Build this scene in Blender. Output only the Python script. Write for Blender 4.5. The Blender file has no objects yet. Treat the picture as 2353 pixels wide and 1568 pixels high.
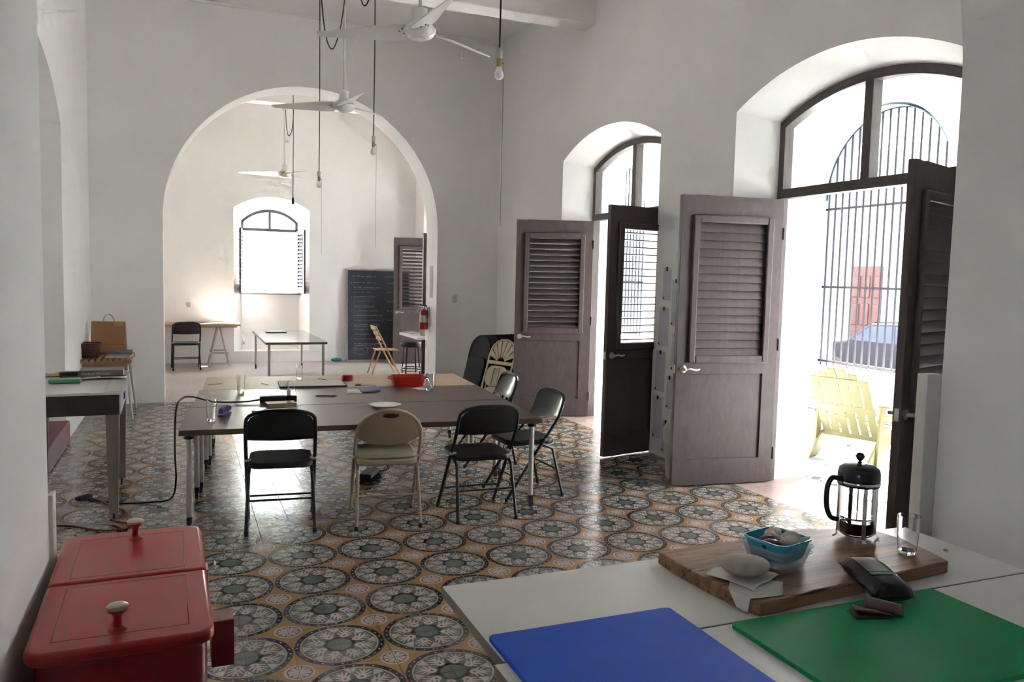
import bpy, bmesh, math, random
from mathutils import Vector, Matrix
random.seed(7)
SC = bpy.context.scene
COL = SC.collection
PI = math.pi

# ------------------------------------------------------------------ camera
W_PX, H_PX, F_PX = 2353.0, 1568.0, 1836.48
YAW, PITCH, ROLL = 0.39009, -0.07962, 0.02427
CAM_POS = Vector((0.0, 0.0, 1.648))
fw = Vector((math.sin(YAW)*math.cos(PITCH), math.cos(YAW)*math.cos(PITCH), math.sin(PITCH)))
rt = Vector((math.cos(YAW), -math.sin(YAW), 0.0))
up = rt.cross(fw)
rt2 = rt*math.cos(ROLL) + up*math.sin(ROLL)
up2 = up*math.cos(ROLL) - rt*math.sin(ROLL)
cam_data = bpy.data.cameras.new('camera')
cam = bpy.data.objects.new('camera', cam_data)
COL.objects.link(cam)
cam.matrix_world = Matrix(((rt2.x, up2.x, -fw.x, CAM_POS.x), (rt2.y, up2.y, -fw.y, CAM_POS.y), (rt2.z, up2.z, -fw.z, CAM_POS.z), (0, 0, 0, 1)))
cam_data.sensor_fit = 'HORIZONTAL'
cam_data.sensor_width = 36.0
cam_data.lens = 36.0*F_PX/W_PX
cam_data.clip_start = 0.05
cam_data.clip_end = 300
SC.camera = cam

# ------------------------------------------------------------------ sky, sun, exposure
SUN_DIR = Vector((0.90, 0.65, 1.0)).normalized()      # towards the sun
world = bpy.data.worlds.new('sky')
SC.world = world
world.use_nodes = True
_nt = world.node_tree
_nt.nodes.clear()
_o = _nt.nodes.new('ShaderNodeOutputWorld')
_b = _nt.nodes.new('ShaderNodeBackground')
_s = _nt.nodes.new('ShaderNodeTexSky')
_s.sky_type = 'NISHITA'
_s.sun_disc = False
_s.sun_elevation = math.asin(SUN_DIR.z)
_s.sun_rotation = math.atan2(SUN_DIR.x, SUN_DIR.y)
_s.air_density = 1.0
_s.dust_density = 3.0
_s.ozone_density = 1.0
_mixw = _nt.nodes.new('ShaderNodeMix')
_mixw.data_type = 'RGBA'
_mixw.inputs[0].default_value = 0.55
_hz = _nt.nodes.new('ShaderNodeRGBToBW')
_nt.links.new(_s.outputs[0], _hz.inputs[0])
_nt.links.new(_s.outputs[0], _mixw.inputs[6])
_nt.links.new(_hz.outputs[0], _mixw.inputs[7])
_nt.links.new(_mixw.outputs[2], _b.inputs[0])
_b.inputs[1].default_value = 0.55
_nt.links.new(_b.outputs[0], _o.inputs[0])

sun_data = bpy.data.lights.new('sun', 'SUN')
sun_data.energy = 34.0
sun_data.angle = math.radians(0.6)
sun_data.color = (1.0, 0.97, 0.93)
sun = bpy.data.objects.new('sun', sun_data)
COL.objects.link(sun)
sun.rotation_euler = SUN_DIR.to_track_quat('Z', 'Y').to_euler()
sun.location = (20, 20, 30)

SC.view_settings.view_transform = 'Standard'
SC.view_settings.look = 'None'
SC.view_settings.gamma = 1.0
SC.view_settings.use_curve_mapping = False
SC.view_settings.exposure = 3.06
SC.cycles.max_bounces = 10
SC.cycles.diffuse_bounces = 8
SC.cycles.glossy_bounces = 4
SC.cycles.transmission_bounces = 8
SC.cycles.transparent_max_bounces = 10
SC.cycles.adaptive_threshold = 0.14
SC.cycles.adaptive_min_samples = 16
SC.cycles.sample_clamp_indirect = 25.0

def portal(loc, size, normal):
    d = bpy.data.lights.new('sky_portal', 'AREA')
    d.shape = 'RECTANGLE'; d.size, d.size_y = size
    d.cycles.is_portal = True
    o = bpy.data.objects.new('sky_portal', d); COL.objects.link(o)
    o.location = loc
    o.rotation_euler = Vector(normal).to_track_quat('-Z', 'Z').to_euler()
portal((8.32, 7.45, 2.3), (2.4, 3.5), (-1, 0, 0))
portal((8.32, 4.25, 2.3), (2.4, 3.5), (-1, 0, 0))
portal((8.32, 10.65, 2.3), (2.4, 3.5), (-1, 0, 0))
portal((8.32, 13.85, 2.3), (2.4, 3.5), (-1, 0, 0))
portal((8.32, 1.05, 2.3), (2.4, 3.5), (-1, 0, 0))
portal((-1.76, -0.95, 1.8), (0.8, 1.9), (1, 0, 0))  # guides sky light through the unseen opening added in the left wall
portal((1.47, 15.62, 2.0), (1.1, 1.6), (0, -1, 0))

# ------------------------------------------------------------------ helpers
def lin(c):
    return tuple((v/12.92 if v <= 0.04045 else ((v+0.055)/1.055)**2.4) for v in c)
def hexc(h):
    h = h.lstrip('#')
    return lin(tuple(int(h[i:i+2], 16)/255.0 for i in (0, 2, 4)))

class NT:
    """small helper around a material's node tree"""
    def __init__(self, name):
        self.m = bpy.data.materials.new(name)
        self.m.use_nodes = True
        self.t = self.m.node_tree
        self.t.nodes.clear()
        self.out = self.t.nodes.new('ShaderNodeOutputMaterial')
    def n(self, kind, **kw):
        nd = self.t.nodes.new(kind)
        for k, v in kw.items():
            setattr(nd, k, v)
        return nd
    def l(self, a, b):
        self.t.links.new(a, b)
    def math(self, op, a, b=None, c=None, clamp=False):
        nd = self.t.nodes.new('ShaderNodeMath'); nd.operation = op; nd.use_clamp = clamp
        for i, v in enumerate((a, b, c)):
            if v is None: continue
            if isinstance(v, (int, float)): nd.inputs[i].default_value = v
            else: self.l(v, nd.inputs[i])
        return nd.outputs[0]
    def mix(self, fac, a, b):
        nd = self.t.nodes.new('ShaderNodeMix'); nd.data_type = 'RGBA'
        for idx, v in ((0, fac), (6, a), (7, b)):
            if isinstance(v, (int, float)): nd.inputs[idx].default_value = v
            elif isinstance(v, tuple): nd.inputs[idx].default_value = (*v[:3], 1.0)
            else: self.l(v, nd.inputs[idx])
        return nd.outputs[2]
    def noise(self, scale, detail=3.0, rough=0.5, vec=None, dist=0.0):
        nd = self.n('ShaderNodeTexNoise')
        nd.inputs['Scale'].default_value = scale
        nd.inputs['Detail'].default_value = detail
        nd.inputs['Roughness'].default_value = rough
        nd.inputs['Distortion'].default_value = dist
        if vec is not None: self.l(vec, nd.inputs['Vector'])
        return nd.outputs[0]
    def ramp(self, fac, lo, hi):
        nd = self.n('ShaderNodeMapRange'); nd.clamp = True
        nd.inputs[1].default_value = lo; nd.inputs[2].default_value = hi
        self.l(fac, nd.inputs[0])
        return nd.outputs[0]
    def coord(self, which='Object', scale=None):
        tc = self.n('ShaderNodeTexCoord').outputs[which]
        if scale is None: return tc
        mp = self.n('ShaderNodeMapping'); mp.inputs['Scale'].default_value = scale
        self.l(tc, mp.inputs[0]); return mp.outputs[0]
    def bsdf(self, color, rough=0.5, metal=0.0, bump=None, bstr=0.2, bdist=0.01, spec=0.5, trans=0.0, ior=1.45, coat=0.0, emis=None, sheen=0.0):
        b = self.n('ShaderNodeBsdfPrincipled')
        if isinstance(color, tuple): b.inputs['Base Color'].default_value = (*color[:3], 1)
        else: self.l(color, b.inputs['Base Color'])
        if isinstance(rough, (int, float)): b.inputs['Roughness'].default_value = rough
        else: self.l(rough, b.inputs['Roughness'])
        b.inputs['Metallic'].default_value = metal
        b.inputs['Specular IOR Level'].default_value = spec
        b.inputs['Transmission Weight'].default_value = trans
        b.inputs['IOR'].default_value = ior
        b.inputs['Coat Weight'].default_value = coat
        b.inputs['Coat Roughness'].default_value = 0.08
        b.inputs['Sheen Weight'].default_value = sheen
        if bump is not None:
            bp = self.n('ShaderNodeBump'); bp.inputs['Strength'].default_value = bstr; bp.inputs['Distance'].default_value = bdist
            self.l(bump, bp.inputs['Height']); self.l(bp.outputs[0], b.inputs['Normal'])
        self.l(b.outputs[0], self.out.inputs[0])
        return b

MATS = {}
def plain(name, color, rough=0.5, metal=0.0, var=0.06, vscale=6.0, bump=0.0, bscale=60.0, spec=0.5, coat=0.0, sheen=0.0):
    """procedural material: base colour with a little noise variation and relief"""
    if name in MATS: return MATS[name]
    if isinstance(color, str): color = hexc(color)
    t = NT(name)
    co = t.coord('Object')
    nz = t.noise(vscale, 4.0, 0.55, co)
    col = t.mix(t.ramp(nz, 0.3, 0.7), tuple(c*(1-var) for c in color), tuple(min(1, c*(1+var)) for c in color))
    bn = t.noise(bscale, 3.0, 0.5, co) if bump > 0 else None
    t.bsdf(col, rough, metal, bn, bump, 0.004, spec, coat=coat, sheen=sheen)
    MATS[name] = t.m
    return t.m

def glassmat(name, color=(1, 1, 1), rough=0.0, ior=1.45):
    if name in MATS: return MATS[name]
    t = NT(name)
    g = t.n('ShaderNodeBsdfGlass'); g.inputs['Color'].default_value = (*color, 1); g.inputs['Roughness'].default_value = rough; g.inputs['IOR'].default_value = ior
    t.l(g.outputs[0], t.out.inputs[0]); MATS[name] = t.m
    return t.m

def panemat(name, tint=(0.97, 1.0, 0.99), refl=0.07):
    if name in MATS: return MATS[name]
    t = NT(name)
    tr = t.n('ShaderNodeBsdfTransparent'); tr.inputs[0].default_value = (*tint, 1)
    gl = t.n('ShaderNodeBsdfGlossy'); gl.inputs['Roughness'].default_value = 0.02
    mx = t.n('ShaderNodeMixShader')
    mx.inputs[0].default_value = refl; t.l(tr.outputs[0], mx.inputs[1]); t.l(gl.outputs[0], mx.inputs[2])
    t.l(mx.outputs[0], t.out.inputs[0]); MATS[name] = t.m
    return t.m

def wood(name, c1, c2, scale=8.0, rough=0.45, stretch=(1.0, 12.0, 12.0), bump=0.08, coat=0.0):
    if name in MATS: return MATS[name]
    if isinstance(c1, str): c1 = hexc(c1)
    if isinstance(c2, str): c2 = hexc(c2)
    t = NT(name)
    co = t.coord('Object', stretch)
    n1 = t.noise(scale*0.25, 5.0, 0.6, co, 0.8)
    n2 = t.noise(scale, 6.0, 0.65, co, 0.3)
    f = t.math('ADD', t.math('MULTIPLY', n1, 0.65), t.math('MULTIPLY', n2, 0.35))
    col = t.mix(t.ramp(f, 0.36, 0.64), c1, c2)
    t.bsdf(col, rough, 0, n2, bump, 0.003, coat=coat)
    MATS[name] = t.m
    return t.m

class MB:
    """collects geometry for one mesh object"""
    def __init__(self):
        self.v = []; self.f = []
    def add(self, vs, fs):
        b = len(self.v); self.v += [tuple(p) for p in vs]; self.f += [tuple(i+b for i in q) for q in fs]; return self
    def box(self, x0, x1, y0, y1, z0, z1, m=None):
        vs = [(x, y, z) for z in (z0, z1) for y in (y0, y1) for x in (x0, x1)]
        if m is not None: vs = [m @ Vector(p) for p in vs]
        return self.add(vs, [(0, 2, 3, 1), (4, 5, 7, 6), (0, 1, 5, 4), (2, 6, 7, 3), (0, 4, 6, 2), (1, 3, 7, 5)])
    def cbox(self, c, s, m=None):
        return self.box(c[0]-s[0]/2, c[0]+s[0]/2, c[1]-s[1]/2, c[1]+s[1]/2, c[2]-s[2]/2, c[2]+s[2]/2, m)
    def tube(self, pts, r, seg=8, caps=True, closed=False):
        pts = [Vector(p) for p in pts]; n = len(pts)
        rs = r if isinstance(r, (list, tuple)) else [r]*n
        rings = []
        prev = None
        for i, p in enumerate(pts):
            if closed: d = pts[(i+1) % n]-pts[i-1]
            elif i == 0: d = pts[1]-p
            elif i == n-1: d = p-pts[i-1]
            else: d = (pts[i+1]-p).normalized()+(p-pts[i-1]).normalized()
            d = d.normalized() if d.length > 1e-9 else Vector((0, 0, 1))
            if prev is None:
                a = Vector((0, 0, 1)) if abs(d.z) < 0.9 else Vector((1, 0, 0))
                u = d.cross(a).normalized()
            else:
                u = prev-d*prev.dot(d)
                u = u.normalized() if u.length > 1e-6 else d.orthogonal().normalized()
            prev = u; w = d.cross(u)
            rings.append([p+(u*math.cos(2*PI*k/seg)+w*math.sin(2*PI*k/seg))*rs[i] for k in range(seg)])
        vs = [q for ring in rings for q in ring]; fs = []
        last = n if closed else n-1
        for i in range(last):
            a = i*seg; b = ((i+1) % n)*seg
            for k in range(seg):
                k2 = (k+1) % seg
                fs.append((a+k, a+k2, b+k2, b+k))
        if caps and not closed:
            fs.append(tuple(range(seg-1, -1, -1))); fs.append(tuple((n-1)*seg+k for k in range(seg)))
        return self.add(vs, fs)
    def lathe(self, prof, seg=24, c=(0, 0, 0), axis='z', sx=1.0, sy=1.0):
        vs = []; fs = []
        n = len(prof)
        for (r, z) in prof:
            for k in range(seg):
                a = 2*PI*k/seg
                x, y = r*math.cos(a)*sx, r*math.sin(a)*sy
                p = (x, y, z) if axis == 'z' else ((x, z, y) if axis == 'y' else (z, x, y))
                vs.append((p[0]+c[0], p[1]+c[1], p[2]+c[2]))
        for i in range(n-1):
            for k in range(seg):
                k2 = (k+1) % seg
                q = (i*seg+k, i*seg+k2, (i+1)*seg+k2, (i+1)*seg+k)
                fs.append(q if axis != 'y' else q[::-1])
        if prof[0][0] > 1e-6: fs.append(tuple(range(seg-1, -1, -1)) if axis != 'y' else tuple(range(seg)))
        if prof[-1][0] > 1e-6:
            cap = tuple((n-1)*seg+k for k in range(seg)); fs.append(cap if axis != 'y' else cap[::-1])
        return self.add(vs, fs)
    def prism(self, poly, z0, z1, m=None):
        n = len(poly)
        vs = [(p[0], p[1], z0) for p in poly]+[(p[0], p[1], z1) for p in poly]
        if m is not None: vs = [m @ Vector(p) for p in vs]
        fs = [tuple(range(n-1, -1, -1)), tuple(range(n, 2*n))]+[(i, (i+1) % n, n+(i+1) % n, n+i) for i in range(n)]
        return self.add(vs, fs)
    def quad(self, a, b, c, d):
        return self.add([a, b, c, d], [(0, 1, 2, 3)])
    def mesh(self, name, mat, smooth=False):
        me = bpy.data.meshes.new(name)
        me.from_pydata(self.v, [], self.f)
        bm = bmesh.new(); bm.from_mesh(me)
        bmesh.ops.remove_doubles(bm, verts=bm.verts, dist=1e-6)
        bmesh.ops.recalc_face_normals(bm, faces=bm.faces)
        bm.to_mesh(me); bm.free()
        for mm in (mat if isinstance(mat, (list, tuple)) else [mat]): me.materials.append(mm)
        if smooth:
            me.polygons.foreach_set('use_smooth', [True]*len(me.polygons))
            try: me.set_sharp_from_angle(angle=math.radians(smooth if not isinstance(smooth, bool) else 40))
            except Exception: pass
        me.update()
        return me
    def build(self, name, mat, parent=None, smooth=False, bevel=0.0, bseg=2, subsurf=0, loc=None, rot=None):
        me = self.mesh(name, mat, smooth)
        o = bpy.data.objects.new(name, me); COL.objects.link(o)
        if parent is not None: o.parent = parent
        if loc is not None: o.location = loc
        if rot is not None: o.rotation_euler = rot
        if bevel > 0:
            b = o.modifiers.new('bevel', 'BEVEL'); b.width = bevel; b.segments = bseg; b.limit_method = 'ANGLE'; b.angle_limit = math.radians(35)
        if subsurf:
            s = o.modifiers.new('subsurf', 'SUBSURF'); s.levels = subsurf; s.render_levels = subsurf
        return o

def tag(o, label, cat, group=None, kind=None):
    o['label'] = label; o['category'] = cat
    if group: o['group'] = group
    if kind: o['kind'] = kind
    return o
def empty(name, loc=(0, 0, 0), rz=0.0, label=None, cat=None, group=None, kind=None, rot=None):
    o = bpy.data.objects.new(name, None); COL.objects.link(o)
    o.empty_display_size = 0.05
    o.location = loc; o.rotation_euler = rot if rot is not None else (0, 0, rz)
    if label: tag(o, label, cat, group, kind)
    return o
def copy_tree(o, parent=None):
    c = o.copy(); COL.objects.link(c); c.parent = parent
    for ch in list(o.children):
        d = ch.copy(); COL.objects.link(d); d.parent = c
        for g in list(ch.children):
            e = g.copy(); COL.objects.link(e); e.parent = d
    return c
def rotz(a): return Matrix.Rotation(a, 4, 'Z')
def rotx(a): return Matrix.Rotation(a, 4, 'X')
def roty(a): return Matrix.Rotation(a, 4, 'Y')
def tr(x, y, z): return Matrix.Translation((x, y, z))
def bez(p0, p1, p2, p3, n=12):
    p0, p1, p2, p3 = map(Vector, (p0, p1, p2, p3)); out = []
    for i in range(n+1):
        t = i/n; s = 1-t
        out.append(p0*s**3+p1*3*s*s*t+p2*3*s*t*t+p3*t**3)
    return out
def smooth_path(pts, n=6):
    pts = [Vector(p) for p in pts]; out = []
    for i in range(len(pts)-1):
        a = pts[max(0, i-1)]; b = pts[i]; c = pts[i+1]; d = pts[min(len(pts)-1, i+2)]
        for k in range(n):
            t = k/n
            out.append(0.5*((2*b)+(c-a)*t+(2*a-5*b+4*c-d)*t*t+(3*b-a-3*c+d)*t**3))
    out.append(pts[-1]); return out
def rrect(w, h, r, n=5, cx=0.0, cy=0.0):
    out = []
    for (sx, sy, a0) in ((1, 1, 0), (-1, 1, PI/2), (-1, -1, PI), (1, -1, 1.5*PI)):
        for k in range(n+1):
            a = a0+PI/2*k/n
            out.append((cx+sx*(w/2-r)+r*math.cos(a), cy+sy*(h/2-r)+r*math.sin(a)))
    return out
def textmesh(name, s, size, mat, parent, loc, rot, depth=0.0005):
    cu = bpy.data.curves.new(name, 'FONT'); cu.body = s; cu.size = size; cu.extrude = depth; cu.align_x = 'CENTER'; cu.align_y = 'CENTER'
    t = bpy.data.objects.new(name, cu); COL.objects.link(t)
    dg = bpy.context.evaluated_depsgraph_get(); dg.update()
    me = bpy.data.meshes.new_from_object(t.evaluated_get(dg))
    bpy.data.objects.remove(t); bpy.data.curves.remove(cu)
    me.materials.clear(); me.materials.append(mat)
    o = bpy.data.objects.new(name, me); COL.objects.link(o)
    if parent is not None: o.parent = parent
    o.location = loc; o.rotation_euler = rot
    return o
# ------------------------------------------------------------------ materials of the shell
def plaster(name, c, var=0.035):
    t = NT(name)
    co = t.coord('Object')
    big = t.noise(0.9, 4.0, 0.6, co)
    fine = t.noise(38.0, 5.0, 0.6, co)
    lump = t.noise(5.0, 3.0, 0.5, co)
    a = tuple(v*(1-var) for v in c); b = tuple(min(1, v*(1+var)) for v in c)
    col = t.mix(t.ramp(big, 0.3, 0.7), a, b)
    h = t.math('ADD', t.math('MULTIPLY', fine, 0.25), t.math('MULTIPLY', lump, 0.9))
    t.bsdf(col, 0.82, 0, h, 0.35, 0.006, spec=0.25)
    MATS[name] = t.m
    return t.m
M_WALL = plaster('white_plaster', (0.87, 0.86, 0.845))
M_WALL_OUT = plaster('porch_plaster', (0.83, 0.82, 0.79))
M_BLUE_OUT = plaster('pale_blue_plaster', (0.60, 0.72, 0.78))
M_CEIL = plaster('ceiling_plaster', (0.84, 0.825, 0.80))

def floor_mat():
    t = NT('patterned_cement_tile')
    pos = t.n('ShaderNodeNewGeometry').outputs['Position']
    sp = t.n('ShaderNodeSeparateXYZ'); t.l(pos, sp.inputs[0])
    # slightly wobbling hand-made outlines
    wob = t.noise(30.0, 2.0, 0.5, pos)
    wv = t.math('MULTIPLY', t.math('SUBTRACT', wob, 0.5), 0.022)
    u = t.math('ADD', t.math('SUBTRACT', t.math('MULTIPLY', sp.outputs[0], 2.5), 1.57232), wv)
    v = t.math('SUBTRACT', t.math('SUBTRACT', t.math('MULTIPLY', sp.outputs[1], 2.5), 10.65356), wv)
    M = t.math
    pu = M('SUBTRACT', u, M('ROUND', u)); pv = M('SUBTRACT', v, M('ROUND', v))
    r = M('SQRT', M('ADD', M('MULTIPLY', pu, pu), M('MULTIPLY', pv, pv)))
    ang = M('ARCTAN2', pv, pu)
    qu = M('SUBTRACT', M('FRACT', u), 0.5); qv = M('SUBTRACT', M('FRACT', v), 0.5)
    rc = M('SQRT', M('ADD', M('MULTIPLY', qu, qu), M('MULTIPLY', qv, qv)))
    ac = M('ARCTAN2', qv, qu)
    s = M('FRACT', M('MULTIPLY', ang, 4/PI))
    th = M('MULTIPLY', M('ABSOLUTE', M('SUBTRACT', s, 0.5)), PI/4)
    x = M('MULTIPLY', r, M('SINE', th)); y = M('MULTIPLY', r, M('COSINE', th))
    thb = M('SUBTRACT', PI/8, th)
    x2 = M('MULTIPLY', r, M('SINE', thb)); y2 = M('MULTIPLY', r, M('COSINE', thb))
    def inside(d, e=0.0035):      # d < 0 -> 1
        nd = t.n('ShaderNodeMapRange'); nd.clamp = True
        nd.inputs[1].default_value = e; nd.inputs[2].default_value = -e
        t.l(d, nd.inputs[0]); return nd.outputs[0]
    def disc(cx, cy, rad):
        dx = M('SUBTRACT', x, cx); dy = M('SUBTRACT', y, cy)
        return M('SUBTRACT', M('SQRT', M('ADD', M('MULTIPLY', dx, dx), M('MULTIPLY', dy, dy))), rad)
    def caps(ax, ay, bx, by, rad):
        ex, ey = bx-ax, by-ay; L = ex*ex+ey*ey
        px = M('SUBTRACT', x, ax); py = M('SUBTRACT', y, ay)
        h = M('DIVIDE', M('ADD', M('MULTIPLY', px, ex), M('MULTIPLY', py, ey)), L, clamp=True)
        dx = M('SUBTRACT', px, M('MULTIPLY', h, ex)); dy = M('SUBTRACT', py, M('MULTIPLY', h, ey))
        rr = M('SUBTRACT', rad, M('MULTIPLY', h, rad*0.45))
        return M('SUBTRACT', M('SQRT', M('ADD', M('MULTIPLY', dx, dx), M('MULTIPLY', dy, dy))), rr)
    cream = (0.40, 0.352, 0.315); green = (0.088, 0.098, 0.078); black = (0.022, 0.023, 0.022)
    orange = (0.315, 0.175, 0.066); maroon = (0.145, 0.036, 0.04); mid = (0.10, 0.118, 0.098)
    stain = t.noise(2.2, 5.0, 0.62, pos); grit = t.noise(26.0, 5.0, 0.65, pos)
    col = t.mix(t.ramp(t.noise(7.0, 4.0, 0.6, pos), 0.3, 0.75), orange, (0.255, 0.15, 0.082))
    # rosettes between the circles
    col = t.mix(inside(M('SUBTRACT', rc, 0.158)), col, cream)
    col = t.mix(inside(M('SUBTRACT', rc, 0.130)), col, maroon)
    pet = M('SUBTRACT', M('ABSOLUTE', M('SINE', M('MULTIPLY', ac, 5.0))), M('MULTIPLY', rc, 3.2))
    petm = M('MULTIPLY', inside(M('MULTIPLY', pet, -1.0), 0.05), inside(M('SUBTRACT', rc, 0.118)))
    col = t.mix(petm, col, cream)
    # big circle
    col = t.mix(inside(M('SUBTRACT', r, 0.492)), col, black)
    da = M('MULTIPLY', M('SUBTRACT', M('FRACT', M('MULTIPLY', ang, 28/(2*PI))), 0.5), 2*PI/28*0.462)
    dr = M('SUBTRACT', r, 0.462)
    dots = M('SUBTRACT', M('SQRT', M('ADD', M('MULTIPLY', da, da), M('MULTIPLY', dr, dr))), 0.0095)
    col = t.mix(inside(dots), col, cream)
    col = t.mix(inside(M('SUBTRACT', r, 0.434)), col, green)
    col = t.mix(inside(M('SUBTRACT', r, 0.424)), col, cream)
    col = t.mix(inside(M('SUBTRACT', r, 0.412)), col, green)
    tri = M('SUBTRACT', x2, M('MULTIPLY', M('SUBTRACT', y2, 0.285), 0.55))
    col = t.mix(M('MULTIPLY', inside(tri), inside(M('SUBTRACT', r, 0.402))), col, cream)
    leaf = disc(0.0, 0.222, 0.050)
    for a in ((0.0, 0.22, 0.0, 0.375, 0.0155), (0.0, 0.245, 0.082, 0.325, 0.0155), (0.0, 0.285, 0.052, 0.372, 0.0125), (0.02, 0.22, 0.085, 0.262, 0.0145)):
        leaf = M('MINIMUM', leaf, caps(*a))
    col = t.mix(inside(leaf), col, cream)
    col = t.mix(inside(disc(0.0, 0.226, 0.0155)), col, maroon)
    lobes = M('MULTIPLY', M('COSINE', M('MULTIPLY', ang, 8.0)), 0.014)
    col = t.mix(inside(M('SUBTRACT', r, M('ADD', lobes, 0.172))), col, black)
    col = t.mix(inside(M('SUBTRACT', r, 0.135)), col, mid)
    # wear: greyed, rubbed areas, with extra grey painted in for floor glare
    rub_glare = t.ramp(stain, 0.50, 0.78)
    col = t.mix(M('MULTIPLY', rub_glare, 0.5), col, (0.30, 0.275, 0.255))
    col = t.mix(M('MULTIPLY', t.ramp(grit, 0.55, 0.8), 0.35), col, (0.24, 0.22, 0.20))
    oi = t.n('ShaderNodeObjectInfo').outputs['Random']
    col = t.mix(M('MULTIPLY', oi, 0.12), col, (0.10, 0.095, 0.09))
    rough = M('ADD', 0.12, M('ADD', M('MULTIPLY', grit, 0.14), M('MULTIPLY', rub_glare, 0.10)))
    bmp = M('ADD', t.noise(3.5, 2.0, 0.5, pos), M('MULTIPLY', grit, 0.05))
    t.bsdf(col, rough, 0, bmp, 0.12, 0.012, spec=0.5)
    return t.m
M_TILE = floor_mat()
M_GROUT = plain('dark_grout', (0.14, 0.125, 0.115), 0.9, vscale=20, var=0.2)
def far_floor_mat():
    t = NT('rubbed_grey_floor')
    pos = t.coord('Object')
    n1 = t.noise(1.3, 5.0, 0.6, pos); n2 = t.noise(14, 5, 0.6, pos)
    col = t.mix(t.ramp(n1, 0.3, 0.7), (0.36, 0.305, 0.28), (0.46, 0.41, 0.385))
    col = t.mix(t.math('MULTIPLY', t.ramp(n2, 0.4, 0.75), 0.35), col, (0.28, 0.235, 0.215))
    t.bsdf(col, t.math('ADD', 0.26, t.math('MULTIPLY', n2, 0.2)), 0, n1, 0.1, 0.01)
    return t.m
M_FLOOR_FAR = far_floor_mat()
M_STEP = plain('oxide_red_step', '#6a3a3a', 0.5, vscale=5, var=0.15)
M_THRESH = plain('rose_threshold', (0.40, 0.30, 0.27), 0.32, vscale=4, var=0.15)

# ------------------------------------------------------------------ arched wall builder
def arch_profile(s0, s1, zb, zs, za, n=40):
    pts = [(s0, zb)]
    if za > zs+1e-4:
        c = (s0+s1)/2; hw = (s1-s0)/2; rise = za-zs
        R = (hw*hw+rise*rise)/(2*rise); zc = za-R
        a = math.asin(min(1.0, hw/R)) if rise < hw else PI/2
        if rise >= hw-1e-6:
            for i in range(n+1):
                q = PI-PI*i/n; pts.append((c+hw*math.cos(q), zs+rise*math.sin(q)))
        else:
            for i in range(n+1):
                q = -a+2*a*i/n; pts.append((c+R*math.sin(q), zc+R*math.cos(q)))
    else:
        pts += [(s0, zs), (s1, zs)]
    pts.append((s1, zb))
    return pts
def wall(name, axis, p0, p1, sa, sb, z0, z1, openings, mat, label):
    """wall slab between planes p0 and p1; each opening is a list of stations (p, s0, s1, zb, zs, za) from p0 to p1"""
    openings = [[(q[0], q[1], q[2], z0 if q[3] <= 0.001 else q[3], q[4], q[5]) for q in st] for st in openings]
    mb = MB()
    def P(p, s, z): return (p, s, z) if axis == 'x' else (s, p, z)
    for p, idx in ((p0, 0), (p1, -1)):
        cur = sa
        for st in sorted(openings, key=lambda o: o[idx][1]):
            _, s0, s1, zb, zs, za = st[idx]
            mb.quad(P(p, cur, z0), P(p, s0, z0), P(p, s0, z1), P(p, cur, z1))
            pr = arch_profile(s0, s1, zb, zs, za)[1:-1]
            for a, b in zip(pr[:-1], pr[1:]):
                mb.quad(P(p, a[0], a[1]), P(p, b[0], b[1]), P(p, b[0], z1), P(p, a[0], z1))
            if zb > z0+1e-4:
                mb.quad(P(p, s0, z0), P(p, s1, z0), P(p, s1, zb), P(p, s0, zb))
            cur = s1
        mb.quad(P(p, cur, z0), P(p, sb, z0), P(p, sb, z1), P(p, cur, z1))
    for st in openings:
        for A, B in zip(st[:-1], st[1:]):
            pa = arch_profile(*A[1:]); pb = arch_profile(*B[1:])
            rng = list(zip(range(len(pa)-1), range(1, len(pa))))
            if A[3] > z0+1e-4: rng.append((len(pa)-1, 0))
            for i, j in rng:
                mb.quad(P(A[0], *pa[i]), P(A[0], *pa[j]), P(B[0], *pb[j]), P(B[0], *pb[i]))
    for s in (sa, sb):
        mb.quad(P(p0, s, z0), P(p1, s, z0), P(p1, s, z1), P(p0, s, z1))
    mb.quad(P(p0, sa, z1), P(p0, sb, z1), P(p1, sb, z1), P(p1, sa, z1))
    o = mb.build(name, mat)
    tag(o, label, 'wall', kind='structure')
    return o

XL, XR = -1.03, 4.14
Y_NEAR0, Y_NEAR1 = 1.55, 2.60      # cross wall with the arch the camera looks through
Y_ARCH0, Y_ARCH1 = 10.69, 11.22    # cross wall with the far arch
Y_END = 15.10
Z_CEIL = 4.90
DOORS = [(4.39, 0.90), (7.57, 0.92), (13.50, 0.90)]      # centre and half width of the frames in the street wall
def door_open(c, h):
    return [(XR, c-h-0.125, c+h+0.125, 0, 3.02, 3.275), (4.48, c-h, c+h, 0, 2.945, 3.16), (4.92, c-h, c+h, 0, 2.945, 3.16)]
def room_open(c, h):
    return [(XR, c-h, c+h, 0, 2.95, 3.2), (4.92, c-h, c+h, 0, 2.95, 3.2)]
wall('wall_right', 'x', XR, 4.92, -4.2, 16.4, -0.05, Z_CEIL, [door_open(*d) for d in DOORS], M_WALL, 'thick white plaster wall pierced by arched double doors')
wall('wall_left', 'x', XL, -1.75, -4.2, 16.4, -0.05, Z_CEIL, [[(XL, 5.8, 8.42, 0.0, 2.95, 3.42), (-1.75, 5.8, 8.42, 0.0, 2.95, 3.42)], [(XL, -1.35, -0.55, 0.9, 2.6, 2.75), (-1.75, -1.35, -0.55, 0.9, 2.6, 2.75)]], M_WALL, 'white plaster wall with a recessed arch and red step')  # second opening is unseen, added behind the camera to light the foreground
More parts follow.
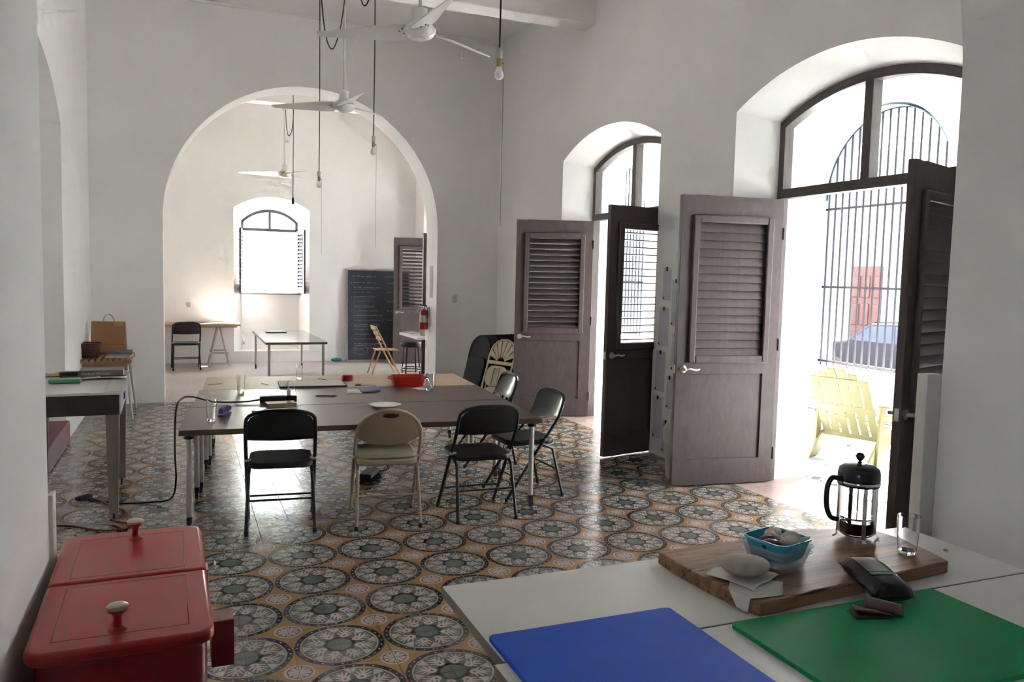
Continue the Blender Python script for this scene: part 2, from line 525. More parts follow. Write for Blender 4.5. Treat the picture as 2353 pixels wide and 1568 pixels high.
wall('wall_arch_far', 'y', Y_ARCH0, Y_ARCH1, XL, XR, -0.05, Z_CEIL, [[(Y_ARCH0, -0.235, 3.245, 0, 2.27, 4.01), (Y_ARCH1, -0.235, 3.245, 0, 2.27, 4.01)]], M_WALL, 'white cross wall with a wide round arch to the end room')
wall('wall_arch_near', 'y', Y_NEAR0, Y_NEAR1, XL, XR, -0.05, Z_CEIL, [[(Y_NEAR0, -0.369, 3.19, 0, 2.52, 4.30), (Y_NEAR1, -0.369, 3.19, 0, 2.52, 4.30)]], M_WALL, 'white arch pier framing the view at both sides')
wall('wall_back', 'y', Y_END, 15.75, XL, XR, -0.05, Z_CEIL, [[(Y_END, 0.82, 2.14, 0.2, 2.76, 2.98), (15.50, 0.97, 1.99, 0.2, 2.56, 2.79), (15.75, 0.97, 1.99, 0.2, 2.56, 2.79)]], M_WALL, 'white end wall with a deep arched window niche')
wall('wall_front', 'y', -4.2, -4.5, XL, XR, -0.05, Z_CEIL, [], M_WALL, 'plain white wall behind the viewer')
# recess behind the arch in the left wall
o = MB().box(-1.82, -1.75, 5.5, 8.7, 0, 4.2).build('wall_recess', M_WALL); tag(o, 'white back of the arched recess in the left wall', 'wall', kind='structure')
o = MB().box(-1.76, -1.0, 5.81, 8.42, 0, 0.21).build('trim_1', M_STEP, bevel=0.012); tag(o, 'oxide red raised step in the arched recess', 'step', kind='structure')
# parapet under the end window, with a stone sill
o = MB().box(0.965, 1.995, 15.47, 15.75, 0.19, 1.22).build('wall_parapet', M_WALL); tag(o, 'plaster parapet panel under the end window', 'wall', kind='structure')
o = MB().box(0.955, 2.005, 15.40, 15.78, 1.22, 1.25).build('trim_2', plain('grey_sill', '#8f8a84', 0.6), bevel=0.006); tag(o, 'thin grey sill under the end window', 'sill', kind='structure')
# low white dado boards closing the near pier
for i, (a, b, z, lab) in enumerate(((3.105, 3.195, 1.255, 'waist-high white board against the pier beside the nearest black door'), (-0.374, -0.357, 0.985, 'thin waist-high white strip on the pier beside the red cooler'))):
    o = MB().box(a, b, 2.603, 2.66, 0, z).build('trim_%d' % (3+i), plain('white_board', '#d9d5cf', 0.6), bevel=0.003); tag(o, lab, 'trim', kind='structure')

# ceiling and beams
o = MB().box(XL-0.7, 4.92, -4.4, 15.75, Z_CEIL, Z_CEIL+0.15).build('ceiling', M_CEIL); tag(o, 'high white plastered ceiling', 'ceiling', kind='structure')
for y, lab in ((8.04, 'white ceiling beam carrying the middle fan'), (5.35, 'white ceiling beam above the nearest fan'), (13.90, 'white ceiling beam in the end room'), (-1.2, 'white ceiling beam behind the viewer')):
    o = MB().box(XL-0.02, XR+0.02, y-0.14, y+0.14, 4.39, Z_CEIL+0.01).build('beam', M_CEIL, bevel=0.015); tag(o, lab, 'beam', kind='structure')
o = MB().box(XL, XR, Y_ARCH0-0.03, Y_ARCH0, Z_CEIL-0.03, Z_CEIL).build('trim_5', M_CEIL); tag(o, 'thin ledge where the arch wall meets the ceiling', 'trim', kind='structure')

# ------------------------------------------------------------------ floors
floor = empty('floor', (0, 0, 0), label='patterned cement tile floor with green circles and ochre ground', cat='floor', kind='structure')
MB().box(XL-0.75, 4.16, -4.4, 10.661, -0.06, -0.0022).build('bed', M_GROUT, floor)
def to_px(p):
    d = Vector(p)-CAM_POS
    z = d.dot(fw)
    return (W_PX/2+F_PX*d.dot(rt2)/z, H_PX/2-F_PX*d.dot(up2)/z, z)
TS = 0.2
tiles = []
for i in range(-60, 60):
    for j in range(-60, 60):
        cx = (i*0.5+0.25+1.57232)*0.4; cy = (j*0.5+0.25+10.65356)*0.4
        if cx < XL-0.1 or cx > XR+0.1 or cy < 0.9 or cy > 10.661: continue
        u, v, z = to_px((cx, cy, 0))
        vis = -40 < u < W_PX+40 and 0 < v < H_PX+40
        if u > 1023 and v > 1352-0.141*(u-1023)+10: vis = False
        if u < 490 and v > 1235: vis = False
        if u < 118: vis = False
        tiles.append((not vis, cy+0.3*cx, cx, cy))
tiles.sort()
def tile_geo(mb, cx, cy, dz=0.0):
    g = 0.0009; b = 0.0012; h = TS/2-g
    vs = [(cx+sx*h, cy+sy*h, -0.004+dz) for sx, sy in ((-1, -1), (1, -1), (1, 1), (-1, 1))]
    vs += [(cx+sx*h, cy+sy*h, -b+dz) for sx, sy in ((-1, -1), (1, -1), (1, 1), (-1, 1))]
    vs += [(cx+sx*(h-b), cy+sy*(h-b), dz) for sx, sy in ((-1, -1), (1, -1), (1, 1), (-1, 1))]
    fs = []
    for a in (0, 4):
        for k in range(4):
            k2 = (k+1) % 4; fs.append((a+k, a+k2, a+4+k2, a+4+k))
    fs.append((8, 9, 10, 11))
    mb.add(vs, fs)
tm = MB(); tile_geo(tm, 0, 0); tile_me = tm.mesh('tile', M_TILE)
for k, (h, d, cx, cy) in enumerate(tiles[:300]):
    o = bpy.data.objects.new('tile', tile_me); COL.objects.link(o); o.parent = floor
    o.location = (cx, cy, random.uniform(-0.0006, 0.0002))
    o.rotation_euler = (random.gauss(0, 0.0012), random.gauss(0, 0.0012), random.gauss(0, 0.0012))
mb = MB()
for h, d, cx, cy in tiles[300:]:
    tile_geo(mb, cx, cy, random.uniform(-0.0006, 0.0002))
me = bpy.data.meshes.new('tile_field'); me.from_pydata(mb.v, [], mb.f); me.materials.append(M_TILE); me.update()
o = bpy.data.objects.new('tile_field', me); COL.objects.link(o); o.parent = floor; o['kind'] = 'stuff'
MB().box(XL, XR, -4.2, 0.95, -0.003, -0.0008).build('unseen_tiles', M_TILE, floor)

o = MB().box(XL-0.7, 4.92, 10.6616, 15.2, -0.06, 0.0).build('floor', M_FLOOR_FAR); tag(o, 'plain rubbed grey floor of the end room', 'floor', kind='structure')
for n, (c, h) in enumerate(DOORS[:2]):
    o = MB().box(4.155, 4.93, c-h-0.13, c+h+0.13, -0.05, 0.0005).build('trim_%d' % (6+n), M_THRESH); tag(o, ('rose plain threshold of the bright nearest doorway', 'rose plain threshold of the second doorway')[n], 'threshold', kind='structure')
# ------------------------------------------------------------------ joinery: doors, fanlights, shutters
def joinery(name, c1, c2):
    t = NT(name)
    co = t.coord('Object', (3.0, 3.0, 1.0))
    n = t.noise(9.0, 6.0, 0.65, co, 0.4)
    sm = t.noise(1.6, 3.0, 0.5, co)
    col = t.mix(t.ramp(n, 0.35, 0.7), c1, c2)
    col = t.mix(t.math('MULTIPLY', t.ramp(sm, 0.4, 0.75), 0.3), col, tuple(v*1.25 for v in c2))
    t.bsdf(col, 0.42, 0, n, 0.05, 0.003)
    return t.m
M_DOOR = joinery('brown_stained_wood', (0.064, 0.049, 0.047), (0.090, 0.070, 0.067))
M_STEEL = plain('satin_nickel', (0.62, 0.60, 0.57), 0.28, 1.0, var=0.03)
M_PANE = panemat('clear_pane')

def door_leaf(name, hinge, ang, w, h, tilt, label, flip=1, kind='structure', slats=16, handle=True):
    """leaf with hinge at origin, running along +x; its face with the raised louvre frame looks to -y*flip"""
    root = empty(name, hinge, ang, label, 'door', kind=kind)
    T = 0.022
    z0 = 0.012
    st = 0.125                        # stile width
    la, lb = 0.445*h, 0.922*h         # louvre opening
    pa, pb = 0.093*h, 0.392*h         # lower panel
    m = MB()
    m.box(0, st, -T, T, z0, h); m.box(w-st, w, -T, T, z0, h)
    m.box(st, w-st, -T, T, lb, h); m.box(st, w-st, -T, T, pb, la); m.box(st, w-st, -T, T, z0, pa)
    m.build('frame', M_DOOR, root, bevel=0.003)
    p = MB().box(st-0.005, w-st+0.005, -0.005, 0.005, pa-0.005, pb+0.005)
    p.build('panel', M_DOOR, root)
    # moulded frame standing proud around the louvres (both faces)
    fr = MB()
    o, i = 0.030, 0.028
    xa, xb, za, zb = st-o, w-st+o, la-o, lb+o
    for (a, b, c, d) in ((xa, st+i, za, zb), (w-st-i, xb, za, zb), (st+i, w-st-i, za, la+i), (st+i, w-st-i, lb-i, zb)):
        fr.box(a, b, -T-0.026, -T+0.001, c, d)
        fr.box(a, b, T-0.001, T+0.026, c, d)
    fr.build('louvre_frame', M_DOOR, root, bevel=0.010, bseg=2)
    n = slats
    step = (lb-la-2*i)/n
    sm = MB().box(0, w-2*st-2*i+0.02, -0.0045, 0.0045, -step*0.62, step*0.62).mesh('slat', M_DOOR)
    for k in range(n):
        s = bpy.data.objects.new('slat', sm); COL.objects.link(s); s.parent = root
        s.location = (st+i-0.01, 0, la+i+step*(k+0.5)); s.rotation_euler = (tilt*flip, 0, 0)
    if handle:
        hd = MB()
        for sgn in (-1, 1):
            hd.lathe([(0.0, sgn*(T-0.001)), (0.030, sgn*T), (0.030, sgn*(T+0.006)), (0.012, sgn*(T+0.010)), (0.012, sgn*(T+0.045)), (0.0, sgn*(T+0.047))], 16, (w-0.062, 0, 0.41*h), 'y')
            y = sgn*(T+0.042)
            hd.tube(smooth_path([(w-0.062, y, 0.41*h), (w-0.105, y*1.05, 0.41*h+0.006), (w-0.150, y, 0.41*h-0.004), (w-0.190, y*0.92, 0.41*h+0.003)], 4), [0.011]+[0.0085]*11+[0.006], 8)
        hd.build('handle', M_STEEL, root, smooth=True)
        MB().box(w-0.0005, w+0.0015, -0.012, 0.012, 0.41*h-0.035, 0.41*h+0.035).build('latch_plate', M_STEEL, root)
    hg = MB()
    for z in (0.25, 1.15, 2.05):
        hg.tube([(-0.004, T+0.004, z-0.05), (-0.004, T+0.004, z+0.05)], 0.007, 8)
    hg.build('hinges', M_DOOR, root, smooth=True)
    return root

def fanlight(name, c, h, x, label):
    """arched fixed light above a double door, frame down to the floor"""
    root = empty(name, (x, c, 0), 0, label, 'window', kind='structure')
    D = 0.045
    prof_o = arch_profile(-h, h, 0.0, 2.945, 3.16)
    fwid = 0.062
    prof_i = arch_profile(-h+fwid, h-fwid, 0.0, 2.90, 3.095)
    m = MB()
    for k in range(1, len(prof_o)-2):
        a, b = prof_o[k], prof_o[k+1]; ci, di = prof_i[k], prof_i[k+1]
        vs = [(px, q[0], q[1]) for px in (-D, D) for q in (a, b, di, ci)]
        m.add(vs, [(0, 1, 2, 3), (7, 6, 5, 4), (0, 4, 5, 1), (3, 2, 6, 7), (0, 3, 7, 4), (1, 5, 6, 2)])
    m.box(-D, D, -h, -h+fwid, 2.40, 2.946); m.box(-D, D, h-fwid, h, 2.40, 2.946)
    m.build('arch_frame', M_DOOR, root, bevel=0.004)
    MB().box(-D, D, -h, -h+0.032, 0, 2.402).build('jamb', M_DOOR, root, bevel=0.003)
    MB().box(-D, D, h-0.032, h, 0, 2.402).build('jamb', M_DOOR, root, bevel=0.003)
    MB().box(-D, D, -h+0.03, h-0.03, 2.335, 2.41).build('transom_bar', M_DOOR, root, bevel=0.004)
    MB().box(-D, D, -0.038, 0.038, 2.40, 3.12).build('mullion', M_DOOR, root, bevel=0.004)
    for s in (-1, 1):
        pts = [q for q in prof_i if q[1] > 2.5 and q[0]*s > 0.03]
        poly = [(s*0.03, 2.405)]
        arcs = sorted(pts, key=lambda q: abs(q[0]))
        poly += [(s*0.03, 3.095)]+arcs+[(s*(h-fwid), 2.405)]
        mm = MB(); n = len(poly)
        mm.add([(-0.003, q[0], q[1]) for q in poly]+[(0.003, q[0], q[1]) for q in poly],
               [tuple(range(n)), tuple(range(2*n-1, n-1, -1))]+[(k, (k+1) % n, n+(k+1) % n, n+k) for k in range(n)])
        mm.build('pane', M_PANE, root)
    return root

XF = 4.525
fanlight('window_2', DOORS[0][0], DOORS[0][1], XF, 'arched fanlight over the nearest bright doorway')
fanlight('window_3', DOORS[1][0], DOORS[1][1], XF, 'arched fanlight over the second doorway')
fanlight('window_4', DOORS[2][0], DOORS[2][1], XF, 'arched fanlight over the end room doorway')
def leaf_to(name, hinge, end, tilt, label, w=0.905, h=2.325, flip=1, slats=16):
    a = math.atan2(end[1]-hinge[1], end[0]-hinge[0])
    return door_leaf(name, (hinge[0], hinge[1], 0), a, w, h, tilt, label, flip, slats=slats)
# nearest doorway: far leaf faces us with closed louvres, near leaf is seen almost edge-on against the light
leaf_to('door_1', (4.50, 5.235), (3.64, 5.345), math.radians(17), 'brown louvred door leaf with shut slats at the nearest doorway')
leaf_to('door_2', (4.50, 3.52), (3.50, 3.15), math.radians(-32), 'dark louvred door leaf seen almost edge-on at the nearest doorway', w=0.99)
# second doorway
leaf_to('door_3', (4.47, 8.43), (3.60, 8.745), math.radians(52), 'brown louvred door leaf with half-open slats beside the stacked chairs')
leaf_to('door_4', (4.47, 6.63), (3.555, 6.42), math.radians(90), 'black backlit louvred door leaf with open slats at the second doorway', w=0.93)
# end room doorway
leaf_to('door_5', (4.47, 14.37), (3.58, 14.5), math.radians(70), 'brown louvred door leaf beside the chalkboard in the end room')
leaf_to('door_6', (4.47, 12.63), (3.62, 12.55), math.radians(-30), 'dark door leaf edge-on above the fire extinguisher')

# end window: fanlight and two louvred shutters
w1 = empty('window_1', (1.48, 15.60, 0), 0, 'arched end window above a plaster parapet', 'window', kind='structure')
m = MB(); h = 0.51
po = arch_profile(-h, h, 0, 2.56, 2.79); pi_ = arch_profile(-h+0.05, h-0.05, 0, 2.545, 2.735)
for k in range(1, len(po)-2):
    a, b = po[k], po[k+1]; ci, di = pi_[k], pi_[k+1]
    vs = [(q[0], py, q[1]) for py in (-0.04, 0.04) for q in (a, b, di, ci)]
    m.add(vs, [(0, 1, 2, 3), (7, 6, 5, 4), (0, 4, 5, 1), (3, 2, 6, 7), (0, 3, 7, 4), (1, 5, 6, 2)])
m.box(-h, -h+0.05, -0.04, 0.04, 2.40, 2.562); m.box(h-0.05, h, -0.04, 0.04, 2.40, 2.562)
M_WINGREY = plain('slate_grey_paint', '#4c5058', 0.5)
m.build('arch_frame', M_WINGREY, w1, bevel=0.003)
MB().box(-h, h, -0.04, 0.04, 2.385, 2.44).build('transom_bar', M_WINGREY, w1, bevel=0.003)
MB().box(-0.022, 0.022, -0.04, 0.04, 2.43, 2.75).build('mullion', M_WINGREY, w1, bevel=0.003)
for s in (-1, 1):
    poly = [(s*0.02, 2.43), (s*0.02, 2.735)]+sorted([q for q in pi_ if q[1] > 2.44 and q[0]*s > 0.02], key=lambda q: abs(q[0]))+[(s*(h-0.05), 2.43)]
    mm = MB(); n = len(poly)
    mm.add([(q[0], -0.003, q[1]) for q in poly]+[(q[0], 0.003, q[1]) for q in poly], [tuple(range(n)), tuple(range(2*n-1, n-1, -1))]+[(k, (k+1) % n, n+(k+1) % n, n+k) for k in range(n)])
    mm.build('pane', M_PANE, w1)
M_SHUT = plain('grey_shutter_paint', '#4d4a50', 0.5)
def shutter(hinge, ang, flip, label):
    root = empty('shutter', hinge, ang, label, 'shutter', kind='structure')
    w, hh, T = 0.47, 1.16, 0.016
    m = MB(); s = 0.07
    m.box(0, s, -T, T, 0, hh); m.box(w-s, w, -T, T, 0, hh); m.box(s, w-s, -T, T, 0, s); m.box(s, w-s, -T, T, hh-s, hh)
    m.build('frame', M_SHUT, root, bevel=0.003)
    n = 15; st = (hh-2*s)/n
    sm = MB().box(s-0.005, w-s+0.005, -0.004, 0.004, -st*0.6, st*0.6).mesh('slat', M_SHUT)
    for k in range(n):
        q = bpy.data.objects.new('slat', sm); COL.objects.link(q); q.parent = root
        q.location = (0, 0, s+st*(k+0.5)); q.rotation_euler = (flip*math.radians(40), 0, 0)
    return root
shutter((0.985, 15.53, 1.255), math.radians(-97), 1, 'open grey louvred shutter on the bright sun-struck side of the end window')
shutter((1.975, 15.53, 1.255), math.radians(-81), -1, 'open grey louvred shutter on the chalkboard side of the end window')
# ------------------------------------------------------------------ porch, street and what lies beyond the end window
ARCHES = [1.10, 4.28, 7.46, 10.64, 13.82]
wall('wall_porch', 'x', 7.80, 8.30, -4.2, 15.9, -0.9, 5.2, [[(7.80, c-1.10, c+1.10, 0.56, 2.78, 3.88), (8.02, c-1.06, c+1.06, 0.56, 2.78, 3.84), (8.30, c-1.06, c+1.06, 0.56, 2.78, 3.84)] for c in ARCHES], M_WALL_OUT, 'white porch wall with barred arches to the street')
o = MB().box(4.92, 8.3, -4.2, 15.9, 4.62, 4.75).build('ceiling', M_WALL_OUT); tag(o, 'unseen white porch roof added to keep sun out of the doorways', 'ceiling', kind='structure')  # roof added out of view, blocks direct sun from the doors
for y in (-4.2, 15.85):
    o = MB().box(4.92, 8.3, y-0.05, y+0.05, -0.1, 4.7).build('wall_porch_end', M_WALL_OUT); tag(o, 'white end wall of the porch', 'wall', kind='structure')
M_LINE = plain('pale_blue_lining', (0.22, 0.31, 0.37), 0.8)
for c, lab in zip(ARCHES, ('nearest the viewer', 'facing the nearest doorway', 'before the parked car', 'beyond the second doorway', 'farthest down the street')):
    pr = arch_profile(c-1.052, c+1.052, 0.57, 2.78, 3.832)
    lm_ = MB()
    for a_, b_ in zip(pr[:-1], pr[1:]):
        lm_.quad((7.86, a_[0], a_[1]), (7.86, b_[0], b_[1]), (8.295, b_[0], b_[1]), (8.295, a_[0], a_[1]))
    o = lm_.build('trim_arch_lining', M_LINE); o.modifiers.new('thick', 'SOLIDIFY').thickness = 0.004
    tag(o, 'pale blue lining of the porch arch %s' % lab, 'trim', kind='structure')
M_BAR = plain('grey_violet_iron', '#26222a', 0.6, 0.0)
for c in ARCHES:
    near = {1.10: 'iron bar grille in the porch arch nearest the viewer', 4.28: 'iron bar grille in the porch arch facing the nearest doorway', 7.46: 'iron bar grille in the porch arch before the parked car', 10.64: 'iron bar grille in the porch arch beyond the second doorway', 13.82: 'iron bar grille in the porch arch farthest down the street'}[c]
    g = empty('bar_grille', (8.05, c, 0.56), 0, near, 'grille')
    n = 18
    for k in range(n):
        y = -1.0+2.0*k/(n-1)
        zt = 2.22+math.sqrt(max(0.0, 1.06**2-y*y))-0.02
        MB().tube([(0, y, 0.0), (0, y, zt)], 0.0135, 6).build('bar', M_BAR, g)
    for z in (0.06, 1.06, 2.10):
        MB().box(-0.006, 0.006, -1.05, 1.05, z-0.015, z+0.015).build('rail', M_BAR, g)
    MB().tube([(0, 1.045*math.cos(a), 2.22+1.045*math.sin(a)) for a in [PI*q/24 for q in range(25)]], 0.012, 6).build('arch_rail', M_BAR, g)
# porch floor: diagonal checker of dark and light tiles
pf = empty('floor', (0, 0, 0), label='sunlit porch floor of dark and pale checker tiles', cat='floor', kind='structure')
MB().box(4.92, 7.82, -4.2, 15.9, -0.08, -0.004).build('bed', M_GROUT, pf)
M_PALE = plain('pale_porch_tile', (0.60, 0.59, 0.575), 0.4, var=0.08); M_DARK = plain('grey_blue_porch_tile', (0.16, 0.18, 0.22), 0.4, var=0.1)
a = 0.2825
def dia(mat):
    m = MB(); m.prism([(a/2-0.001, 0), (0, a/2-0.001), (-a/2+0.001, 0), (0, -a/2+0.001)], -0.01, 0.0); return m.mesh('tile', mat)
dm = (dia(M_PALE), dia(M_DARK)); cnt = 0
rest = {0: MB(), 1: MB()}
for i in range(0, 22):
    for j in range(-10, 62):
        for k in (0, 1):
            x = 4.92+a*(i+0.5*k+0.5); y = a*(j+0.5*k)
            if x+a/2 > 7.8 or y < -3.9 or y > 15.7: continue
            if 3.4 < y < 8.6 and cnt < 300:
                o = bpy.data.objects.new('tile', dm[k]); COL.objects.link(o); o.parent = pf; o.location = (x, y, 0); cnt += 1
            else:
                rest[k].prism([(x+a/2-0.001, y), (x, y+a/2-0.001), (x-a/2+0.001, y), (x, y-a/2+0.001)], -0.01, 0.0)
for k, mt in ((0, M_PALE), (1, M_DARK)):
    o = rest[k].build('tile_field', mt, pf); o['kind'] = 'stuff'

o = MB().box(-1.9, 8.32, -4.6, 15.9, 5.22, 9.0).build('sky_blocker', M_WALL_OUT); tag(o, 'unseen upper block added above the porch to cut skylight on the street', 'building', kind='structure')  # unseen mass added to hide sky from the facade across the street
# street and the house across it
o = MB().box(8.3, 40, -30, 60, -0.95, -0.62).build('street', plain('pale_asphalt', (0.09, 0.09, 0.095), 0.8, vscale=3)); tag(o, 'pale street below the porch wall', 'street', kind='structure')
o = MB().box(16.2, 17.5, -20, 45, -0.66, -0.50).build('pavement', plain('pavement_concrete', (0.28, 0.28, 0.275), 0.8)); tag(o, 'raised pavement along the house across the street', 'pavement', kind='structure')
hs = empty('house', (17.5, 16.3, -0.5), 0, 'pale aqua house with a brown door across the street', 'building')
M_AQUA = plaster('pale_aqua_plaster', (0.20, 0.26, 0.27)); M_WH = plaster('white_house_plaster', (0.34, 0.35, 0.35))
MB().box(0.0, 6, -16, 16, 0, 5.6).build('body', M_AQUA, hs)
for y0, y1 in ((-1.0, -0.3), (1.25, 1.6), (2.32, 2.75), (-5.0, -4.3), (5.2, 5.8)):
    MB().box(-0.06, 0.01, y0, y1, 0, 5.5).build('pilaster', M_WH, hs)
MB().box(-0.14, 0.01, -16, 16, 5.3, 5.75).build('cornice', M_WH, hs)
MB().box(-0.05, 0.01, -16, 16, 0, 0.35).build('plinth', M_WH, hs)
M_BDOOR = wood('red_brown_door', '#2b0f09', '#36150d', 6, 0.55, (6, 6, 1))
dr = MB().box(-0.04, 0.02, -0.02, 1.02, 0.0, 2.69).build('door', M_BDOOR, hs, bevel=0.01)
for y in (0.16, 0.50, 0.84):
    for z in (0.55, 1.35, 2.12):
        MB().box(-0.075, -0.03, y-0.13, y+0.13, z-0.30, z+0.30).build('door_panel', M_BDOOR, dr, bevel=0.02)
MB().box(-0.03, 0.02, 2.04, 2.20, 0.15, 2.68).build('slit_window', plain('dark_slit', '#1c1518', 0.5), hs)

# parked car
car = empty('car', (14.6, 12.68, -0.62), math.radians(-90), 'dark blue-grey hatchback parked behind the porch bars', 'car')
M_CAR = plain('car_paint', '#0d1016', 0.5, 0.0, var=0.03, spec=0.15); M_TYRE = plain('tyre_rubber', '#161616', 0.8); M_CGL = plain('car_window', '#1a2438', 0.4, 0.0, var=0.04, spec=0.2)
M_RIM = plain('orange_rim', '#6a2410', 0.4, 0.1); M_RED = plain('red_lamp', '#b3232c', 0.3)
side = [(-2.0, 0.35), (-2.02, 0.75), (-1.85, 0.95), (-1.1, 1.04), (-0.45, 1.46), (0.9, 1.50), (1.55, 1.35), (1.9, 0.95), (2.0, 0.6), (1.95, 0.33)]
def car_profile(pts, y0, y1, mat, name, parent, bev=0.05):
    m = MB(); n = len(pts)
    m.add([(p[0], y0, p[1]) for p in pts]+[(p[0], y1, p[1]) for p in pts], [tuple(range(n)), tuple(range(2*n-1, n-1, -1))]+[(i, (i+1) % n, n+(i+1) % n, n+i) for i in range(n)])
    return m.build(name, mat, parent, smooth=30, bevel=bev, bseg=3)
body = car_profile([(p[0], p[1]) for p in side], -0.82, 0.82, M_CAR, 'body', car, 0.08)
for s in (-1, 1):
    g = MB(); pts = [(-0.92, 1.06), (-0.38, 1.40), (0.2, 1.43), (0.2, 1.06)]
    g.prism(pts, 0, 0.01, Matrix(((1, 0, 0, 0), (0, 0, s, s*0.822), (0, 1, 0, 0), (0, 0, 0, 1)))); g.build('side_window', M_CGL, car)
    g = MB(); pts = [(0.28, 1.06), (0.28, 1.43), (0.88, 1.42), (1.4, 1.28), (1.55, 1.06)]
    g.prism(pts, 0, 0.01, Matrix(((1, 0, 0, 0), (0, 0, s, s*0.822), (0, 1, 0, 0), (0, 0, 0, 1)))); g.build('side_window', M_CGL, car)
    for x in (-1.38, 1.25):
        wv = MB().lathe([(0.0, s*0.70), (0.32, s*0.70), (0.33, s*0.74), (0.33, s*0.84), (0.24, s*0.855), (0.0, s*0.85)], 24, (x, 0, 0.33), 'y').build('wheel', M_TYRE, car, smooth=True)
        MB().lathe([(0.0, s*0.86), (0.20, s*0.862), (0.19, s*0.872), (0.05, s*0.868), (0.0, s*0.875)], 20, (x, 0, 0.33), 'y').build('rim', M_RIM, wv, smooth=True)
    MB().box(-2.0, -1.86, s*0.55-0.18, s*0.55+0.18, 0.72, 0.88).build('headlamp', plain('lamp_glass', '#d8d8d8', 0.1), car, bevel=0.03)
    MB().box(1.84, 1.97, s*0.6-0.15, s*0.6+0.15, 0.80, 1.02).build('tail_lamp', M_RED, car, bevel=0.02)
ws = MB().quad((-1.06, -0.70, 1.075), (-1.06, 0.70, 1.075), (-0.46, 0.62, 1.475), (-0.46, -0.62, 1.475)); ws.build('windscreen', M_CGL, car)

# beyond the end window: terrace, rail and greenery
o = MB().box(-20, 8.2, 15.75, 60, -0.9, -0.4).build('ground', plain('terrace_ground', (0.6, 0.58, 0.55), 0.8)); tag(o, 'bright paved terrace beyond the end window', 'ground', kind='structure')
rl = empty('terrace_rail', (0, 18.4, -0.4), 0, 'pale blue rail seen through the end window', 'railing')
M_RAIL = plain('pale_blue_rail', '#9db9c9', 0.5)
for z in (1.32, 1.78):
    MB().box(-2.5, 5.5, -0.03, 0.03, z-0.05, z+0.05).build('rail', M_RAIL, rl, bevel=0.01)
for x in (-2.3, -0.6, 1.15, 3.0, 5.0):
    MB().box(x-0.05, x+0.05, -0.05, 0.05, 0, 1.83).build('post', M_RAIL, rl, bevel=0.01)
o = MB().box(-14, 12, 30.0, 30.5, -0.4, 6.0).build('wall_reflector', plain('white_reflector_wall', (0.85, 0.85, 0.82), 0.8)); tag(o, 'white wall added behind the terrace to reflect daylight', 'wall', kind='structure')  # added to bounce daylight outside the end window
tr_ = empty('tree', (0.6, 24.0, -0.4), 0, 'pale leafy tree beyond the end window', 'tree')
MB().tube([(0, 0, 0), (0.1, 0, 1.8), (0.25, 0.1, 3.2)], [0.13, 0.10, 0.06], 8).build('trunk', plain('bark', '#7d7263', 0.9), tr_, smooth=True)
lm = MB(); rr = random.Random(3)
for k in range(900):
    c = Vector((rr.gauss(0.3, 0.8), rr.gauss(0, 0.7), 3.4+rr.gauss(0, 0.75)))
    u_ = Vector((rr.uniform(-1, 1), rr.uniform(-1, 1), rr.uniform(-1, 1))).normalized(); w_ = u_.orthogonal().normalized()
    lm.quad(c-u_*0.09, c+w_*0.04, c+u_*0.09, c-w_*0.04)
lo = lm.build('foliage', plain('leaf_green', '#7d9a5a', 0.6, var=0.25), tr_); lo['kind'] = 'stuff'

# yellow adirondack chair on the porch
M_YEL = plain('yellow_plastic', '#6f6b47', 0.5, var=0.03)
ad = empty('adirondack_chair', (6.05, 5.78, 0), math.radians(20), 'yellow plastic adirondack chair on the sunlit porch', 'chair')
# the chair looks towards +x (street side), its slatted back is nearest the doorway
L = 0.78; rec = math.radians(31)
for k in range(6):
    y = -0.235+0.094*k
    top = L*(1.04-0.20*((k-2.5)/2.5)**2)
    sl = MB().box(-0.009, 0.009, y-0.039, y+0.039, 0.36, top*0.97)
    sl.box(-0.009, 0.009, y-0.036, y+0.036, 0.0, 0.30)
    sl.build('back_slat', M_YEL, ad, bevel=0.004, loc=(-0.20, 0, 0.22), rot=(0, -rec, 0))
bk = MB()
bk.box(-0.012, 0.012, -0.285, 0.285, 0.29, 0.37); bk.box(-0.012, 0.012, -0.27, 0.27, -0.02, 0.04); bk.box(-0.016, 0.004, -0.275, 0.275, 0.62, 0.68)
bk.build('back_rail', M_YEL, ad, bevel=0.004, loc=(-0.20, 0, 0.22), rot=(0, -rec, 0))
for k in range(5):
    x = -0.16+0.125*k
    MB().box(x-0.05, x+0.05, -0.26, 0.26, -0.012, 0.012).build('seat_slat', M_YEL, ad, bevel=0.005, loc=(0, 0, 0.235+0.035*k))
for s in (-1, 1):
    MB().box(-0.34, 0.46, -0.065, 0.065, -0.012, 0.012).build('arm', M_YEL, ad, bevel=0.008, loc=(0, s*0.335, 0.555))
    MB().prism([(0.36, 0.0), (0.47, 0.0), (0.45, 0.55), (0.33, 0.55)], -0.012, 0.012, Matrix(((1, 0, 0, 0), (0, 0, 1, s*0.30), (0, 1, 0, 0), (0, 0, 0, 1)))).build('front_leg', M_YEL, ad, bevel=0.004)
    MB().prism([(-0.50, 0.0), (-0.36, 0.0), (0.40, 0.33), (0.40, 0.42), (-0.24, 0.24)], -0.012, 0.012, Matrix(((1, 0, 0, 0), (0, 0, 1, s*0.275), (0, 1, 0, 0), (0, 0, 0, 1)))).build('side_rail', M_YEL, ad, bevel=0.004)
    MB().prism([(-0.34, 0.0), (-0.25, 0.0), (-0.20, 0.55), (-0.30, 0.55)], -0.012, 0.012, Matrix(((1, 0, 0, 0), (0, 0, 1, s*0.30), (0, 1, 0, 0), (0, 0, 0, 1)))).build('rear_leg', M_YEL, ad, bevel=0.004)
